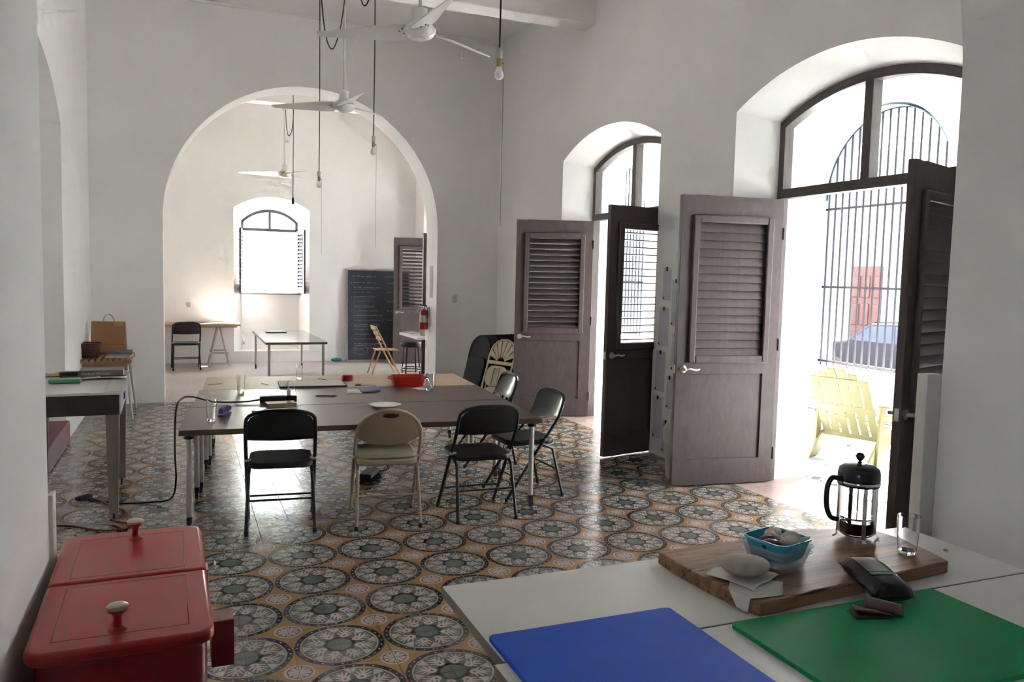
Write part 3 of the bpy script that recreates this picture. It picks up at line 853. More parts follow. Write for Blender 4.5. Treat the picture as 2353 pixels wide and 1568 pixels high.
# ------------------------------------------------------------------ folding chairs
M_BLACK = plain('black_enamel', '#141416', 0.30, 0.0, var=0.1, coat=0.25)
M_BLACKPAD = plain('black_vinyl', '#17181b', 0.42, var=0.12, bump=0.12, bscale=140)
M_BEIGE = plain('beige_enamel', '#a08c78', 0.40, var=0.05)
M_BEIGEPAD = plain('beige_vinyl', '#a39a84', 0.45, var=0.05, bump=0.1, bscale=150)
M_RUBBER = plain('black_rubber', '#0e0e0e', 0.7)
def seat_pts(w, d, r): return rrect(w, d, r, 5)
def folding_chair(name, loc, rz, label, cat='chair', group=None, frame=None, pad=None, padded=False):
    """steel folding chair facing +y"""
    frame = frame or M_BLACK; pad = pad or M_BLACK
    root = empty(name, loc, rz, label, cat, group)
    hw = 0.212; r = 0.0122
    def lpath(s):
        pp = [(s*hw, 0.235, 0.012), (s*hw, 0.03, 0.31), (s*hw, -0.095, 0.485), (s*hw, -0.175, 0.60), (s*(hw-0.002), -0.215, 0.70)]
        return smooth_path(pp[:4] if padded else pp, 3)
    # long frame: front legs run up into the back hoop
    left = lpath(-1); right = lpath(1)
    hoop = []
    nseg = 12
    for k in range(1, nseg):
        a = PI-PI*k/nseg
        x = (hw-0.002)*max(-1, min(1, 1.0*math.copysign(abs(math.cos(a))**0.75, math.cos(a))))
        z = 0.70+0.088*abs(math.sin(a))**0.65
        if padded:
            x, z = hw*math.cos(a), 0.60+0.188*math.sin(a)
            hoop.append(Vector((x, -0.175-0.40*(z-0.60)-0.030*(1-(x/hw)**2), z))); continue
        hoop.append(Vector((x, -0.215-0.028*(z-0.70)/0.088, z)))
    MB().tube(left+hoop+list(reversed(right)), r, 8).build('main_frame', frame, root, smooth=True)
    for s in (-1, 1):
        MB().tube([(s*(hw-0.022), -0.02, 0.425), (s*(hw-0.018), -0.145, 0.37), (s*(hw-0.004), -0.232, 0.012)], r*0.95, 8).build('rear_leg', frame, root, smooth=True)
        MB().lathe([(0.013, 0.0), (0.013, 0.028), (0.0, 0.03)], 8, (s*hw, 0.237, 0.0)).build('foot', M_RUBBER, root)
        MB().lathe([(0.013, 0.0), (0.013, 0.028), (0.0, 0.03)], 8, (s*(hw-0.004), -0.232, 0.0)).build('foot', M_RUBBER, root)
        MB().tube([(s*(hw+0.012), -0.075, 0.445), (s*(hw-0.03), -0.075, 0.445)], 0.012, 8).build('pivot', M_STEEL, root, smooth=True)
    MB().tube([(-hw+0.006, -0.185, 0.21), (hw-0.006, -0.185, 0.21)], 0.007, 6).build('stretcher', frame, root)
    MB().tube([(-hw, 0.135, 0.155), (hw, 0.135, 0.155)], 0.007, 6).build('stretcher', frame, root)
    # seat pan
    poly = [(p[0], p[1]+0.0) for p in rrect(0.395, 0.40, 0.075, 6)]
    m = MB(); m.prism(poly, 0.405, 0.445)
    m.build('seat', pad if not padded else frame, root, bevel=0.012, bseg=3, loc=(0, 0.02, 0), smooth=40)
    if padded:
        MB().prism([(p[0]*0.96, p[1]*0.96) for p in poly], 0.445, 0.475).build('seat_pad', pad, root, bevel=0.016, bseg=4, loc=(0, 0.02, 0), smooth=40)
    # curved back panel
    nb, nz = 16, 7
    vs = []; fs = []
    for layer in (0, 1):
        for i in range(nb+1):
            u = -1+2*i/nb
            x = u*(hw-0.006)
            if padded:
                zt = 0.615+0.168*math.sqrt(max(0.0, 1-(u*0.985)**2)); zb_ = 0.615-0.075*math.sqrt(max(0.0, 1-(u*0.985)**2))
            else:
                zt = 0.70+0.082*max(0.0, 1-abs(u)**3.2)**0.55; zb_ = 0.588+0.004*u*u
            for j in range(nz+1):
                z = zb_+(zt-zb_)*j/nz
                y = -0.105-0.52*(z-0.495) if z < 0.60 else -0.175-0.40*(z-0.60)
                y -= 0.030*(1-u*u)
                th = (0.013 if padded else 0.006)
                edge = 1.0 if not padded else min(1.0, 2.5*(1-abs(u))+0.25)
                vs.append((x, y+(th*edge if layer else -th*edge), z))
    N = (nb+1)*(nz+1)
    for i in range(nb):
        for j in range(nz):
            a = i*(nz+1)+j; b = a+1; c = a+nz+2; d = a+nz+1
            fs.append((a, d, c, b)); fs.append((N+a, N+b, N+c, N+d))
    def rim(path):
        for p, q in zip(path[:-1], path[1:]): fs.append((p, q, N+q, N+p))
    rim([j for j in range(nz+1)]); rim([nb*(nz+1)+j for j in range(nz, -1, -1)])
    rim([i*(nz+1)+nz for i in range(nb+1)]); rim([i*(nz+1) for i in range(nb, -1, -1)])
    mb = MB(); mb.add(vs, fs); mb.build('backrest', frame if padded else pad, root, smooth=50)
    if padded:
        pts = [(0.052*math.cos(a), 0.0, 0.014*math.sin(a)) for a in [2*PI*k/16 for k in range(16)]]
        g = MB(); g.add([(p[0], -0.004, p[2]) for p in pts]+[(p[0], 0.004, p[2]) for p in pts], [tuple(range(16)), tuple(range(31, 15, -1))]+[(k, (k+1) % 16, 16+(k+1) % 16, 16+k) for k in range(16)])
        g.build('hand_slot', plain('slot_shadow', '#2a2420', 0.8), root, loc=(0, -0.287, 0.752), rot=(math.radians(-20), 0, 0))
    return root
chair_a = folding_chair('folding_chair', (0.575, 5.32, 0), math.radians(-6), 'black folding chair tucked at the corner of the long table near the stapler', group='black folding chairs', pad=M_BLACKPAD)
folding_chair('padded_folding_chair', (1.245, 5.215, 0), math.radians(-7), 'beige padded folding chair with an oval back at the long table', frame=M_BEIGE, pad=M_BEIGEPAD, padded=True)
def dup_chair(loc, rz, label, src=None, rot=None):
    c = copy_tree(src or chair_a); c.location = loc; c.rotation_euler = rot if rot is not None else (0, 0, rz); c['label'] = label; return c
chair_b = folding_chair('folding_chair', (1.885, 5.165, 0), math.radians(-1), 'black steel folding chair between the beige chair and the table corner', group='black folding chairs')
dup_chair((2.405, 5.56, 0), math.radians(93), 'black folding chair at the table end, facing left, next to the corner leg', chair_b)
dup_chair((2.47, 6.62, 0), math.radians(88), 'black folding chair at the table end, only its glossy back showing above the top', chair_b)
dup_chair((0.02, 14.25, 0), math.radians(184), 'black folding chair in the end room before the trestle table', chair_b).rotation_euler = (0, 0, math.radians(3))

# folded chairs leaning in the corner
def folded_chair(loc, rz, lean, label, mat, ivory=False, group=None):
    root = empty('folded_chair', loc, 0, label, 'chair', group, rot=(lean, 0, rz))
    hw = 0.21
    hoop = [(-hw, 0, 0.02)]+[(-hw, 0, 0.70)]+[(hw*-math.cos(PI*k/10), 0, 0.70+0.22*math.sin(PI*k/10)**0.8) for k in range(1, 10)]+[(hw, 0, 0.70), (hw, 0, 0.02)]
    MB().tube(hoop, 0.012, 8).build('main_frame', mat, root, smooth=True)
    MB().tube([(-hw+0.03, 0.03, 0.03), (-hw+0.03, 0.03, 0.55), (hw-0.03, 0.03, 0.55), (hw-0.03, 0.03, 0.03)], 0.010, 8).build('leg_frame', mat, root, smooth=True)
    MB().tube([(-hw+0.03, 0.03, 0.16), (hw-0.03, 0.03, 0.16)], 0.007, 6).build('stretcher', mat, root)
    if not ivory:
        m = MB(); m.prism(rrect(0.38, 0.39, 0.09, 6, 0, 0.45), -0.015, 0.018, rotx(PI/2)); m.build('seat', mat, root, bevel=0.008, smooth=40, loc=(0, -0.012, 0))
        pts = [(-hw, 0.635), (hw, 0.635)]+[(hw*math.cos(PI*k/10), 0.70+0.215*math.sin(PI*k/10)**0.8) for k in range(1, 10)]
        m = MB(); m.prism(pts, -0.006, 0.006, rotx(PI/2)); m.build('backrest', mat, root, smooth=40)
    else:
        # moulded resin: fan-slotted back, seat with rounded openings
        for k in range(7):
            a0 = PI*(k+0.10)/7; a1 = PI*(k+0.90)/7
            c0 = Vector((0, 0.62)); 
            pts = []
            for (rr_, an) in ((0.09, a0), (0.09, a1)): pts.append((hw*1.0*rr_/0.3*math.cos(an), 0.645+rr_*math.sin(an)*0.5))
            pts2 = [(hw*0.97*math.cos(a1), 0.70+0.205*math.sin(a1)), (hw*0.97*math.cos((a0+a1)/2), 0.70+0.21*math.sin((a0+a1)/2)), (hw*0.97*math.cos(a0), 0.70+0.205*math.sin(a0))]
            m = MB(); m.prism(pts+pts2, -0.006, 0.006, rotx(PI/2)); m.build('back_rib', mat, root)
        MB().box(-hw, hw, -0.012, 0.010, 0.60, 0.645).build('back_rail', mat, root, bevel=0.006)
        m = MB(); m.prism(rrect(0.34, 0.26, 0.10, 6, 0, 0.45), -0.012, 0.012, rotx(PI/2)); m.build('seat', mat, root, bevel=0.008, smooth=40, loc=(0, -0.02, 0))
        m = MB(); m.prism(rrect(0.30, 0.20, 0.095, 6, 0, 0.215), -0.010, 0.010, rotx(PI/2)); m.build('seat_front', mat, root, bevel=0.008, smooth=40, loc=(0, -0.02, 0))
        MB().tube([(-0.045, -0.035, 0.33), (-0.045, -0.035, 0.55), (0.045, -0.035, 0.55), (0.045, -0.035, 0.33)], 0.012, 8).build('seat_rib', mat, root, smooth=True)
    return root
RZS = math.radians(-74)
nrm = Vector((math.sin(-RZS)*-1*-1, 0, 0))
for k in range(8):
    fx, fy = 3.31+0.072*k, 9.50+0.020*k
    lab = 'outermost black folded chair of the stack leaning in the corner' if k == 0 else 'black folded chair, %s from the outermost of the stack leaning in the corner' % ('second', 'third', 'fourth', 'fifth', 'sixth', 'seventh', 'last')[k-1]
    folded_chair((fx, fy, 0.004), RZS, math.radians(-15), lab, plain('dull_black_enamel', '#101012', 0.6, spec=0.25), group='folded chairs leaning in the corner')
M_IVORY = plain('ivory_resin', '#b9ad94', 0.45, var=0.05)
folded_chair((3.40, 8.98, 0.004), math.radians(-66), math.radians(-18), 'ivory folded resin chair with a fan-slotted back leaning on the black ones', M_IVORY, ivory=True, group='folded chairs leaning in the corner')

# ------------------------------------------------------------------ long table group
TR = math.radians(-4.2); TO = Vector((-0.04, 5.29, 0)); TZ = 0.652
def tloc(u, v, z=TZ): return (TO.x+u*math.cos(TR)-v*math.sin(TR), TO.y+u*math.sin(TR)+v*math.cos(TR), z)
M_LAM = wood('dark_walnut_laminate', '#4a3a33', '#594841', 7.0, 0.34, (1.0, 14.0, 14.0), 0.03)
M_PLY = wood('pale_plywood', '#a08a6d', '#b39d7f', 5.0, 0.5, (1.0, 9.0, 9.0), 0.03)
M_LEG = plain('white_painted_steel', '#b9b4ae', 0.35, 0.2, var=0.04)
M_CAST = plain('caster_black', '#1b1a1a', 0.5)
def work_table(u0, v0, w, d, mat, label, thick=0.036, h=TZ):
    root = empty('work_table', tloc(u0, v0, 0), TR, label, 'table', 'tables pushed together')
    MB().box(0, w, 0.002, d-0.002, h-thick, h).build('top', mat, root, bevel=0.003)
    for (x, y) in ((0.055, 0.07), (w-0.055, 0.07), (0.055, d-0.07), (w-0.055, d-0.07)):
        lg = MB().tube([(x, y, 0.085), (x, y, h-thick-0.02)], 0.0185, 12).build('leg', M_LEG, root, smooth=True)
        MB().lathe([(0.032, h-thick-0.03), (0.032, h-thick), (0.0, h-thick)], 12, (x, y, 0)).build('bracket', M_CAST, lg)
        cs = MB(); cs.lathe([(0.017, 0.07), (0.017, 0.10), (0.0, 0.10)], 10, (x, y, 0)); cs.box(x-0.016, x+0.016, y-0.026, y+0.012, 0.045, 0.085)
        cs.build('caster', M_CAST, lg, bevel=0.003)
        MB().lathe([(0.0, -0.011), (0.027, -0.011), (0.029, 0.0), (0.027, 0.011), (0.0, 0.011)], 14, (x, y-0.018, 0.0295), 'x').build('wheel', M_CAST, lg, smooth=True)
    return root
work_table(0, 0, 2.40, 0.88, M_LAM, 'dark wood table on casters with chairs along its front edge')
work_table(0.02, 0.885, 2.38, 0.88, M_LAM, 'dark wood table on casters holding the power strip, between the other two')
work_table(0.04, 1.77, 2.36, 0.86, M_PLY, 'pale plywood topped table on casters holding the red tray')

# ------------------------------------------------------------------ foreground white tables
M_WTOP = plain('white_laminate', '#e4e2de', 0.32, var=0.025, vscale=3)
M_WEDGE = plain('grey_edge_band', '#8d8681', 0.5)
def kitchen_table(name, x0, x1, y0, y1, label):
    root = empty(name, (x0, y0, 0), 0, label, 'table', 'white tables pushed together')
    w, d = x1-x0, y1-y0
    MB().box(0.001, w-0.001, 0.001, d-0.001, 0.722, 0.75).build('top', M_WTOP, root, bevel=0.0025)
    e = MB(); e.box(-0.0005, 0.0012, 0, d, 0.721, 0.748); e.box(w-0.0012, w+0.0005, 0, d, 0.721, 0.748); e.box(0, w, -0.0005, 0.0012, 0.721, 0.748); e.box(0, w, d-0.0012, d+0.0005, 0.721, 0.748)
    e.build('edge_band', M_WEDGE, root)
    for (x, y) in ((0.40, 0.06), (w-0.30, 0.06), (0.40, d-0.06), (w-0.30, d-0.06)):
        MB().tube([(x, y, 0), (x, y, 0.722)], 0.02, 12).build('leg', M_LEG, root, smooth=True)
    return root
kitchen_table('kitchen_table', 0.685, 2.495, 1.672, 2.155, 'white table carrying the wooden board and coffee press')
kitchen_table('kitchen_table', 0.660, 2.500, 0.85, 1.666, 'white table carrying the blue and green cutting boards')

# ------------------------------------------------------------------ enamel topped table at left
et = empty('enamel_table', (-0.38, 5.65, 0), math.radians(1.0), 'white enamel topped work table with a dark drawer side near the left pier', 'table')
M_ENAM = plain('white_enamel', '#c4c0b9', 0.25, var=0.03); M_DARKSIDE = plain('dark_brown_drawer', '#2a2422', 0.45, var=0.1); M_GREYWOOD = wood('grey_weathered_wood', '#7c7267', '#8d8377', 8, 0.6, (12, 12, 1))
MB().box(-0.62, 0.0, 0.0, 1.10, 0.835, 0.855).build('top', M_ENAM, et, bevel=0.004)
MB().box(-0.085, 0.004, 0.003, 1.103, 0.8555, 0.8575).build('worn_edge', plain('worn_grey_edge', '#97928b', 0.45), et)
MB().box(-0.615, -0.012, 0.012, 0.03, 0.705, 0.834).build('drawer_front', M_DARKSIDE, et, bevel=0.002)
MB().box(-0.014, -0.004, 0.012, 1.09, 0.705, 0.834).build('side_apron', plain('grey_blue_apron', '#9b99a3', 0.5), et, bevel=0.002)
MB().box(-0.615, -0.012, 1.07, 1.09, 0.705, 0.834).build('rear_apron', M_DARKSIDE, et)
MB().box(-0.003, 0.003, 0.40, 0.50, 0.75, 0.79).build('pull', plain('dark_pull', '#242326', 0.4, 0.6), et, bevel=0.001)
for (x, y) in ((-0.055, 0.06), (-0.055, 1.03), (-0.57, 0.06), (-0.57, 1.03)):
    lg = MB(); a0, a1 = 0.040, 0.028
    vs = [(x+sx*q, y+sy*q, z) for z, q in ((0.72, a0), (0.05, a1)) for sx, sy in ((-1, -1), (1, -1), (1, 1), (-1, 1))]
    lg.add(vs, [(0, 1, 2, 3), (7, 6, 5, 4)]+[(k, (k+1) % 4, 4+(k+1) % 4, 4+k) for k in range(4)])
    l = lg.build('leg', M_GREYWOOD, et, bevel=0.003)
    MB().lathe([(0.008, 0.0), (0.008, 0.05)], 8, (x, y, 0)).build('foot', M_CAST, l)

# slatted wooden side table in the corner
st = empty('slatted_table', (-0.80, 9.95, 0), math.radians(0), 'small slatted wooden table with white splayed legs in the corner', 'table')
M_PINE = wood('warm_pine', '#8f6d50', '#a27e60', 7, 0.5, (10, 1, 10)); M_WLEG = plain('white_leg_paint', '#b8b3aa', 0.5)
ZST = 0.66
for k in range(9):
    x = -0.235+0.0585*k
    MB().box(x-0.020, x+0.020, -0.38, 0.38, ZST-0.04, ZST).build('slat', M_PINE, st, bevel=0.002)
MB().box(-0.262, 0.262, -0.375, -0.345, ZST-0.0405, ZST-0.018).build('rail', M_PINE, st); MB().box(-0.262, 0.262, 0.345, 0.375, ZST-0.0405, ZST-0.018).build('rail', M_PINE, st)
MB().box(-0.22, 0.22, -0.30, -0.27, ZST-0.13, ZST-0.045).build('apron', M_PINE, st); MB().box(-0.22, 0.22, 0.27, 0.30, ZST-0.13, ZST-0.045).build('apron', M_PINE, st)
for sx in (-1, 1):
    for sy in (-1, 1):
        MB().tube([(sx*0.20, sy*0.27, ZST-0.05), (sx*0.265, sy*0.36, 0.0)], [0.016, 0.011], 8).build('leg', M_WLEG, st, smooth=True)

# ------------------------------------------------------------------ red patio cooler
co = empty('patio_cooler', (-0.145, 2.36, 0), math.radians(1.2), 'red metal patio cooler with two knobbed lids beside the left pier', 'cooler')
M_REDP = plain('glossy_red_enamel', '#9a1c22', 0.30, var=0.04, coat=0.15); M_REDD = plain('red_enamel_body', '#7c1a1c', 0.25, var=0.05, coat=0.4)
CW, CL, ZC = 0.395, 0.86, 0.805
MB().prism(rrect(CW-0.03, CL-0.03, 0.055, 6), 0.42, ZC-0.03).build('tub', M_REDD, co, bevel=0.012, smooth=40)
def half_lid(y0, y1, rsign):
    pts = []
    x0, x1 = -CW/2, CW/2; rr_ = 0.045
    ya, yb = (y0, y1) if rsign > 0 else (y1, y0)     # yb is the rounded end
    pts.append((x0, ya)); pts.append((x1, ya))
    for k in range(7):
        a = (PI/2)*k/6
        pts.append((x1-rr_+rr_*math.cos(a), yb-rsign*rr_+rsign*rr_*math.sin(a)))
    for k in range(7):
        a = PI/2+(PI/2)*k/6
        pts.append((x0+rr_+rr_*math.cos(a), yb-rsign*rr_+rsign*rr_*math.sin(a)))
    if rsign < 0: pts = pts[::-1]
    return pts
for sgn, (a, b) in ((1, (0.004, CL/2)), (-1, (-CL/2, -0.004))):
    ld = MB().prism(half_lid(a, b, sgn), ZC-0.032, ZC).build('lid', M_REDP, co, bevel=0.011, bseg=4, smooth=40)
    m = MB()
    xa, xb, ya, yb = -CW/2+0.05, CW/2-0.055, a+0.03+(0.03 if sgn < 0 else 0), b-0.03-(0.03 if sgn > 0 else 0)
    t_ = 0.0022
    for (q0, q1, r0, r1) in ((xa, xb, ya, ya+t_), (xa, xb, yb-t_, yb), (xa, xa+t_, ya, yb), (xb-t_, xb, ya, yb)):
        m.box(q0, q1, r0, r1, ZC-0.001, ZC+0.0004)
    m.build('embossed_line', M_REDD, ld)
    kx, ky = (0.005, b-0.095) if sgn > 0 else (-0.012, a+0.085)
    kn = MB().lathe([(0.022, ZC-0.001), (0.020, ZC+0.002), (0.010, ZC+0.010), (0.0085, ZC+0.030), (0.013, ZC+0.040), (0.022, ZC+0.047), (0.0235, ZC+0.053)], 20, (kx, ky, 0)).build('knob', M_REDP, ld, smooth=True)
    MB().lathe([(0.0235, ZC+0.052), (0.0238, ZC+0.058), (0.020, ZC+0.061), (0.0, ZC+0.062)], 20, (kx, ky, 0)).build('knob_cap', plain('brushed_cap', '#b3a99d', 0.35, 0.6), ld, smooth=True)
MB().box(CW/2+0.002, CW/2+0.058, -0.215, -0.135, 0.612, 0.735).build('cap_catcher', M_REDD, co, bevel=0.002)
bo = MB(); bo.box(CW/2-0.012, CW/2+0.012, 0.14, 0.20, 0.69, 0.75); bo.tube([(CW/2+0.01, 0.15, 0.745), (CW/2+0.03, 0.155, 0.755), (CW/2+0.032, 0.185, 0.755), (CW/2+0.01, 0.19, 0.745)], 0.004, 6)
bo.build('bottle_opener', M_STEEL, co, bevel=0.002)
for sx in (-1, 1):
    for sy in (-1, 1):
        lg = MB().box(sx*0.165-0.016, sx*0.165+0.016, sy*0.37-0.016, sy*0.37+0.016, 0.06, 0.44).build('leg', M_REDD, co)
        MB().lathe([(0.0, -0.012), (0.032, -0.012), (0.032, 0.012), (0.0, 0.012)], 14, (sx*0.165, sy*0.37, 0.032), 'x').build('wheel', M_CAST, lg)
MB().box(-0.175, 0.175, -0.37, 0.37, 0.17, 0.185).build('bottom_shelf', M_REDD, co)
dk = plain('bolt_steel', '#b8b4b0', 0.2, 1.0)
for (x, z) in ((-0.06, 0.70), (0.075, 0.665), (0.10, 0.64)):
    MB().lathe([(0.0, -CL/2+0.006), (0.006, -CL/2+0.008), (0.006, -CL/2+0.016), (0.0, -CL/2+0.016)], 10, (x, 0, z), 'y').build('bolt', dk, co)
# ------------------------------------------------------------------ ceiling fans and hanging bulbs
M_FANW = plain('white_fan_enamel', '#d3d0cc', 0.30, var=0.02, coat=0.2)
M_SCREW = plain('dark_screw', '#3b3633', 0.4, 0.6)
def fan(loc, ang, z_mount, label):
    root = empty('ceiling_fan', loc, ang, label, 'ceiling fan', 'white ceiling fans')
    dz = z_mount-loc[2]
    MB().lathe([(0.0, -0.075), (0.045, -0.072), (0.085, -0.055), (0.105, -0.030), (0.110, -0.008), (0.100, 0.006)], 32).build('dome', M_FANW, root, smooth=True)
    for rr_, zz in ((0.050, -0.0715), (0.066, -0.066), (0.082, -0.0575)):
        MB().tube([(rr_*math.cos(2*PI*k/32), rr_*math.sin(2*PI*k/32), zz) for k in range(32)], 0.0022, 5, closed=True).build('dome_ridge', M_FANW, root, smooth=True)
    MB().lathe([(0.100, 0.006), (0.080, 0.020), (0.050, 0.045), (0.046, 0.10), (0.052, 0.125), (0.030, 0.135), (0.016, 0.14)], 28).build('motor', M_FANW, root, smooth=True)
    MB().tube([(0, 0, 0.13), (0, 0, dz-0.05)], 0.0125, 12).build('downrod', M_FANW, root, smooth=True)
    MB().lathe([(0.018, dz-0.10), (0.055, dz-0.055), (0.060, dz-0.001), (0.0, dz)], 20).build('canopy', M_FANW, root, smooth=True)
    for k in range(3):
        a = 2*PI*k/3
        pitch = math.radians(20)
        m = MB()
        outl = [(0.085, -0.045), (0.13, -0.110), (0.20, -0.112), (0.40, -0.084), (0.705, -0.030), (0.725, -0.010), (0.722, 0.018), (0.40, 0.045), (0.20, 0.066), (0.085, 0.060)]
        mat = rotz(a) @ rotx(pitch)
        n = len(outl)
        vs = [mat @ Vector((p[0], p[1], -0.012-0.035*(p[0]-0.085)**2+dzz)) for dzz in (0, 0.006) for p in outl]
        m.add(vs, [tuple(range(n-1, -1, -1)), tuple(range(n, 2*n))]+[(i, (i+1) % n, n+(i+1) % n, n+i) for i in range(n)])
        b = m.build('blade', M_FANW, root)
        sc = MB()
        for (px, py) in ((0.115, -0.03), (0.115, 0.02), (0.145, -0.005)):
            c = mat @ Vector((px, py, -0.0135))
            sc.lathe([(0.0, -0.003), (0.006, -0.002), (0.006, 0.002), (0.0, 0.003)], 8, tuple(c))
        sc.build('screws', M_SCREW, b)
    return root
fan((1.48, 5.36, 3.30), math.radians(29), 4.39, 'white ceiling fan nearest the viewer, beside the hanging bulb')
fan((1.465, 8.05, 3.30), math.radians(33), 4.39, 'white ceiling fan in the middle of the room, before the arch')
fan((1.556, 13.90, 3.28), math.radians(50), 4.39, 'white ceiling fan in the end room beyond the arch')

M_CORD = plain('black_cord', '#1d1a18', 0.6); M_SOCKET = plain('porcelain_socket', '#b9b4ae', 0.4); M_BRASS = plain('worn_brass', '#a58e5f', 0.4, 0.7)
def bulb_mat():
    t = NT('frosted_bulb'); b = t.bsdf((0.86, 0.86, 0.87), 0.25, 0, None, trans=0.25, ior=1.3); b.inputs['Subsurface Weight'].default_value = 0.0
    return t.m
M_BULB = bulb_mat(); M_STRING = plain('grey_pull_string', '#6f6a64', 0.8)
def pendant(x, y, zb, label, string=None, dark=False):
    """zb = lowest point of the bulb"""
    root = empty('hanging_bulb', (x, y, zb), 0, label, 'lamp', 'bare bulbs on black cords')
    if not dark:
        MB().lathe([(0.0, 0.0), (0.016, 0.003), (0.027, 0.014), (0.031, 0.030), (0.027, 0.050), (0.017, 0.074), (0.0135, 0.085)], 20).build('bulb', M_BULB, root, smooth=True)
        MB().lathe([(0.0145, 0.083), (0.0175, 0.090), (0.0175, 0.125), (0.0155, 0.137)], 14).build('socket', M_BRASS, root, smooth=True)
        MB().tube([(0.017, 0, 0.108), (0.030, -0.004, 0.108)], 0.006, 8).build('switch', M_BRASS, root, smooth=True)
        MB().lathe([(0.0165, 0.136), (0.0200, 0.142), (0.0200, 0.19), (0.0165, 0.20), (0.0, 0.202)], 16).build('socket_cap', M_SOCKET, root, smooth=True)
        z1 = 0.20
    else:
        MB().lathe([(0.0, 0.0), (0.020, 0.004), (0.020, 0.05), (0.012, 0.11), (0.0, 0.115)], 12).build('socket', M_CORD, root, smooth=True)
        z1 = 0.11
    MB().tube([(0, 0, z1), (0.004, 0, 1.0), (0.0, 0.0, Z_CEIL-zb)], 0.0055, 6).build('cord', M_CORD, root, smooth=True)
    if string:
        MB().tube([(0.028, -0.004, 0.105), (0.030, -0.004, -0.1), (0.030, -0.004, -string)], 0.0016, 5).build('pull_string', M_STRING, root)
    return root
pendant(1.918, 5.0, 2.935, 'bare bulb on a black cord nearest the viewer, below the fan blade', 0.95)
pendant(1.86, 8.5, 2.90, 'bare bulb on a black cord before the arch, right of the fan rod', 0.98)
pendant(1.526, 10.0, 2.674, 'smallest bare bulb on a black cord, left of the other bulbs', 0.80)
pendant(1.585, 13.0, 2.70, 'black empty lamp holder on a cord hanging in front of the end window', None, True)
# slack cables looped at the ceiling
def cable(name, pts, r, mat, label, cat='cable'):
    o = MB().tube(smooth_path(pts, 6), r, 6).build(name, mat, smooth=True); tag(o, label, cat); return o
cable('ceiling_cable', [(1.20, 8.03, 4.90), (1.22, 8.0, 4.45), (1.27, 8.0, 3.96), (1.34, 8.0, 3.80), (1.41, 8.0, 3.98), (1.455, 8.02, 4.25), (1.462, 8.03, 4.34)], 0.006, M_CORD, 'black cable looping down beside the middle fan rod')
cable('ceiling_cable', [(1.55, 7.88, 4.90), (1.56, 7.88, 4.45), (1.60, 7.88, 4.24), (1.65, 7.88, 4.24), (1.70, 7.88, 4.45), (1.72, 7.88, 4.90)], 0.006, M_CORD, 'short black cable loop at the beam beside the middle fan')
cable('ceiling_cable', [(1.57, 13.88, 4.33), (1.58, 13.8, 4.0), (1.62, 13.8, 3.88), (1.68, 13.8, 4.1), (1.70, 13.8, 4.88)], 0.006, M_CORD, 'slack cable beside the end room fan rod')

# small wall fittings
o = MB().box(3.54, 3.62, 10.655, 10.69, 4.62, 4.72).build('junction_box', M_WALL, bevel=0.006); tag(o, 'small white junction box high on the arch wall', 'junction box')
sw = empty('light_switch', (3.512, 10.689, 1.33), 0, 'white light switch plate on the arch wall', 'light switch')
MB().box(-0.035, 0.035, -0.007, 0, -0.058, 0.058).build('plate', plain('switch_white', '#cfcac2', 0.4), sw, bevel=0.003); MB().box(-0.006, 0.006, -0.016, -0.006, -0.012, 0.012).build('toggle', plain('switch_white', '#cfcac2', 0.4), sw)
ck = MB().tube(smooth_path([(3.1895, 2.32, 2.75), (3.1895, 2.335, 2.70), (3.1895, 2.325, 2.665), (3.1895, 2.37, 2.63), (3.1895, 2.385, 2.56)], 4), 0.0016, 4).build('wall_crack', plain('crack_grey', '#6d6964', 0.9)); tag(ck, 'hairline crack in the plaster at the upper right pier', 'crack')
# ------------------------------------------------------------------ things on the white tables
ZT = 0.7505
# live-edge wooden board
bp = [(1.388, 2.111), (1.50, 2.118), (1.62, 2.124), (1.776, 2.132), (1.90, 2.150), (2.00, 2.158), (2.127, 2.115), (2.25, 2.046), (2.262, 1.95), (2.245, 1.83), (2.222, 1.744), (2.05, 1.728), (1.85, 1.705), (1.65, 1.692), (1.50, 1.676), (1.428, 1.672), (1.405, 1.76), (1.392, 1.88), (1.384, 2.00)]
def board_mat():
    t = NT('figured_hardwood')
    co = t.coord('Object', (1.0, 1.0, 1.0))
    mp = t.n('ShaderNodeMapping'); mp.inputs['Rotation'].default_value = (0, 0, 0.12); mp.inputs['Scale'].default_value = (1.6, 15.0, 15.0); t.l(co, mp.inputs[0])
    n1 = t.noise(1.3, 5, 0.6, mp.outputs[0], 1.2); n2 = t.noise(7.0, 6, 0.7, mp.outputs[0], 0.4)
    f = t.math('ADD', t.math('MULTIPLY', n1, 0.75), t.math('MULTIPLY', n2, 0.3))
    col = t.mix(t.ramp(f, 0.36, 0.68), hexc('#53392b'), hexc('#a27a58'))
    col = t.mix(t.ramp(t.noise(2.5, 2, 0.5, mp.outputs[0], 1.0), 0.60, 0.72), col, hexc('#3e2c25'))
    t.bsdf(col, 0.48, 0, n2, 0.12, 0.003); return t.m
M_BOARD = board_mat()
o = MB().prism(bp, ZT, ZT+0.040).build('serving_board', M_BOARD, bevel=0.005, bseg=2); tag(o, 'thick live-edge wooden board under the coffee press', 'cutting board')
ZB = ZT+0.0405
def poly_board(name, x0, x1, y0, y1, mat, label):
    o = MB().prism(rrect(x1-x0, y1-y0, 0.014, 4, (x0+x1)/2, (y0+y1)/2), ZT, ZT+0.0125).build(name, mat, bevel=0.0025, bseg=2); tag(o, label, 'cutting board'); return o
M_BLUEB = plain('blue_polyethylene', '#1c58cc', 0.6, var=0.04, vscale=9, bump=0.2, bscale=420, spec=0.25); M_GREENB = plain('green_polyethylene', '#0a8850', 0.6, var=0.06, vscale=7, bump=0.2, bscale=420, spec=0.25)
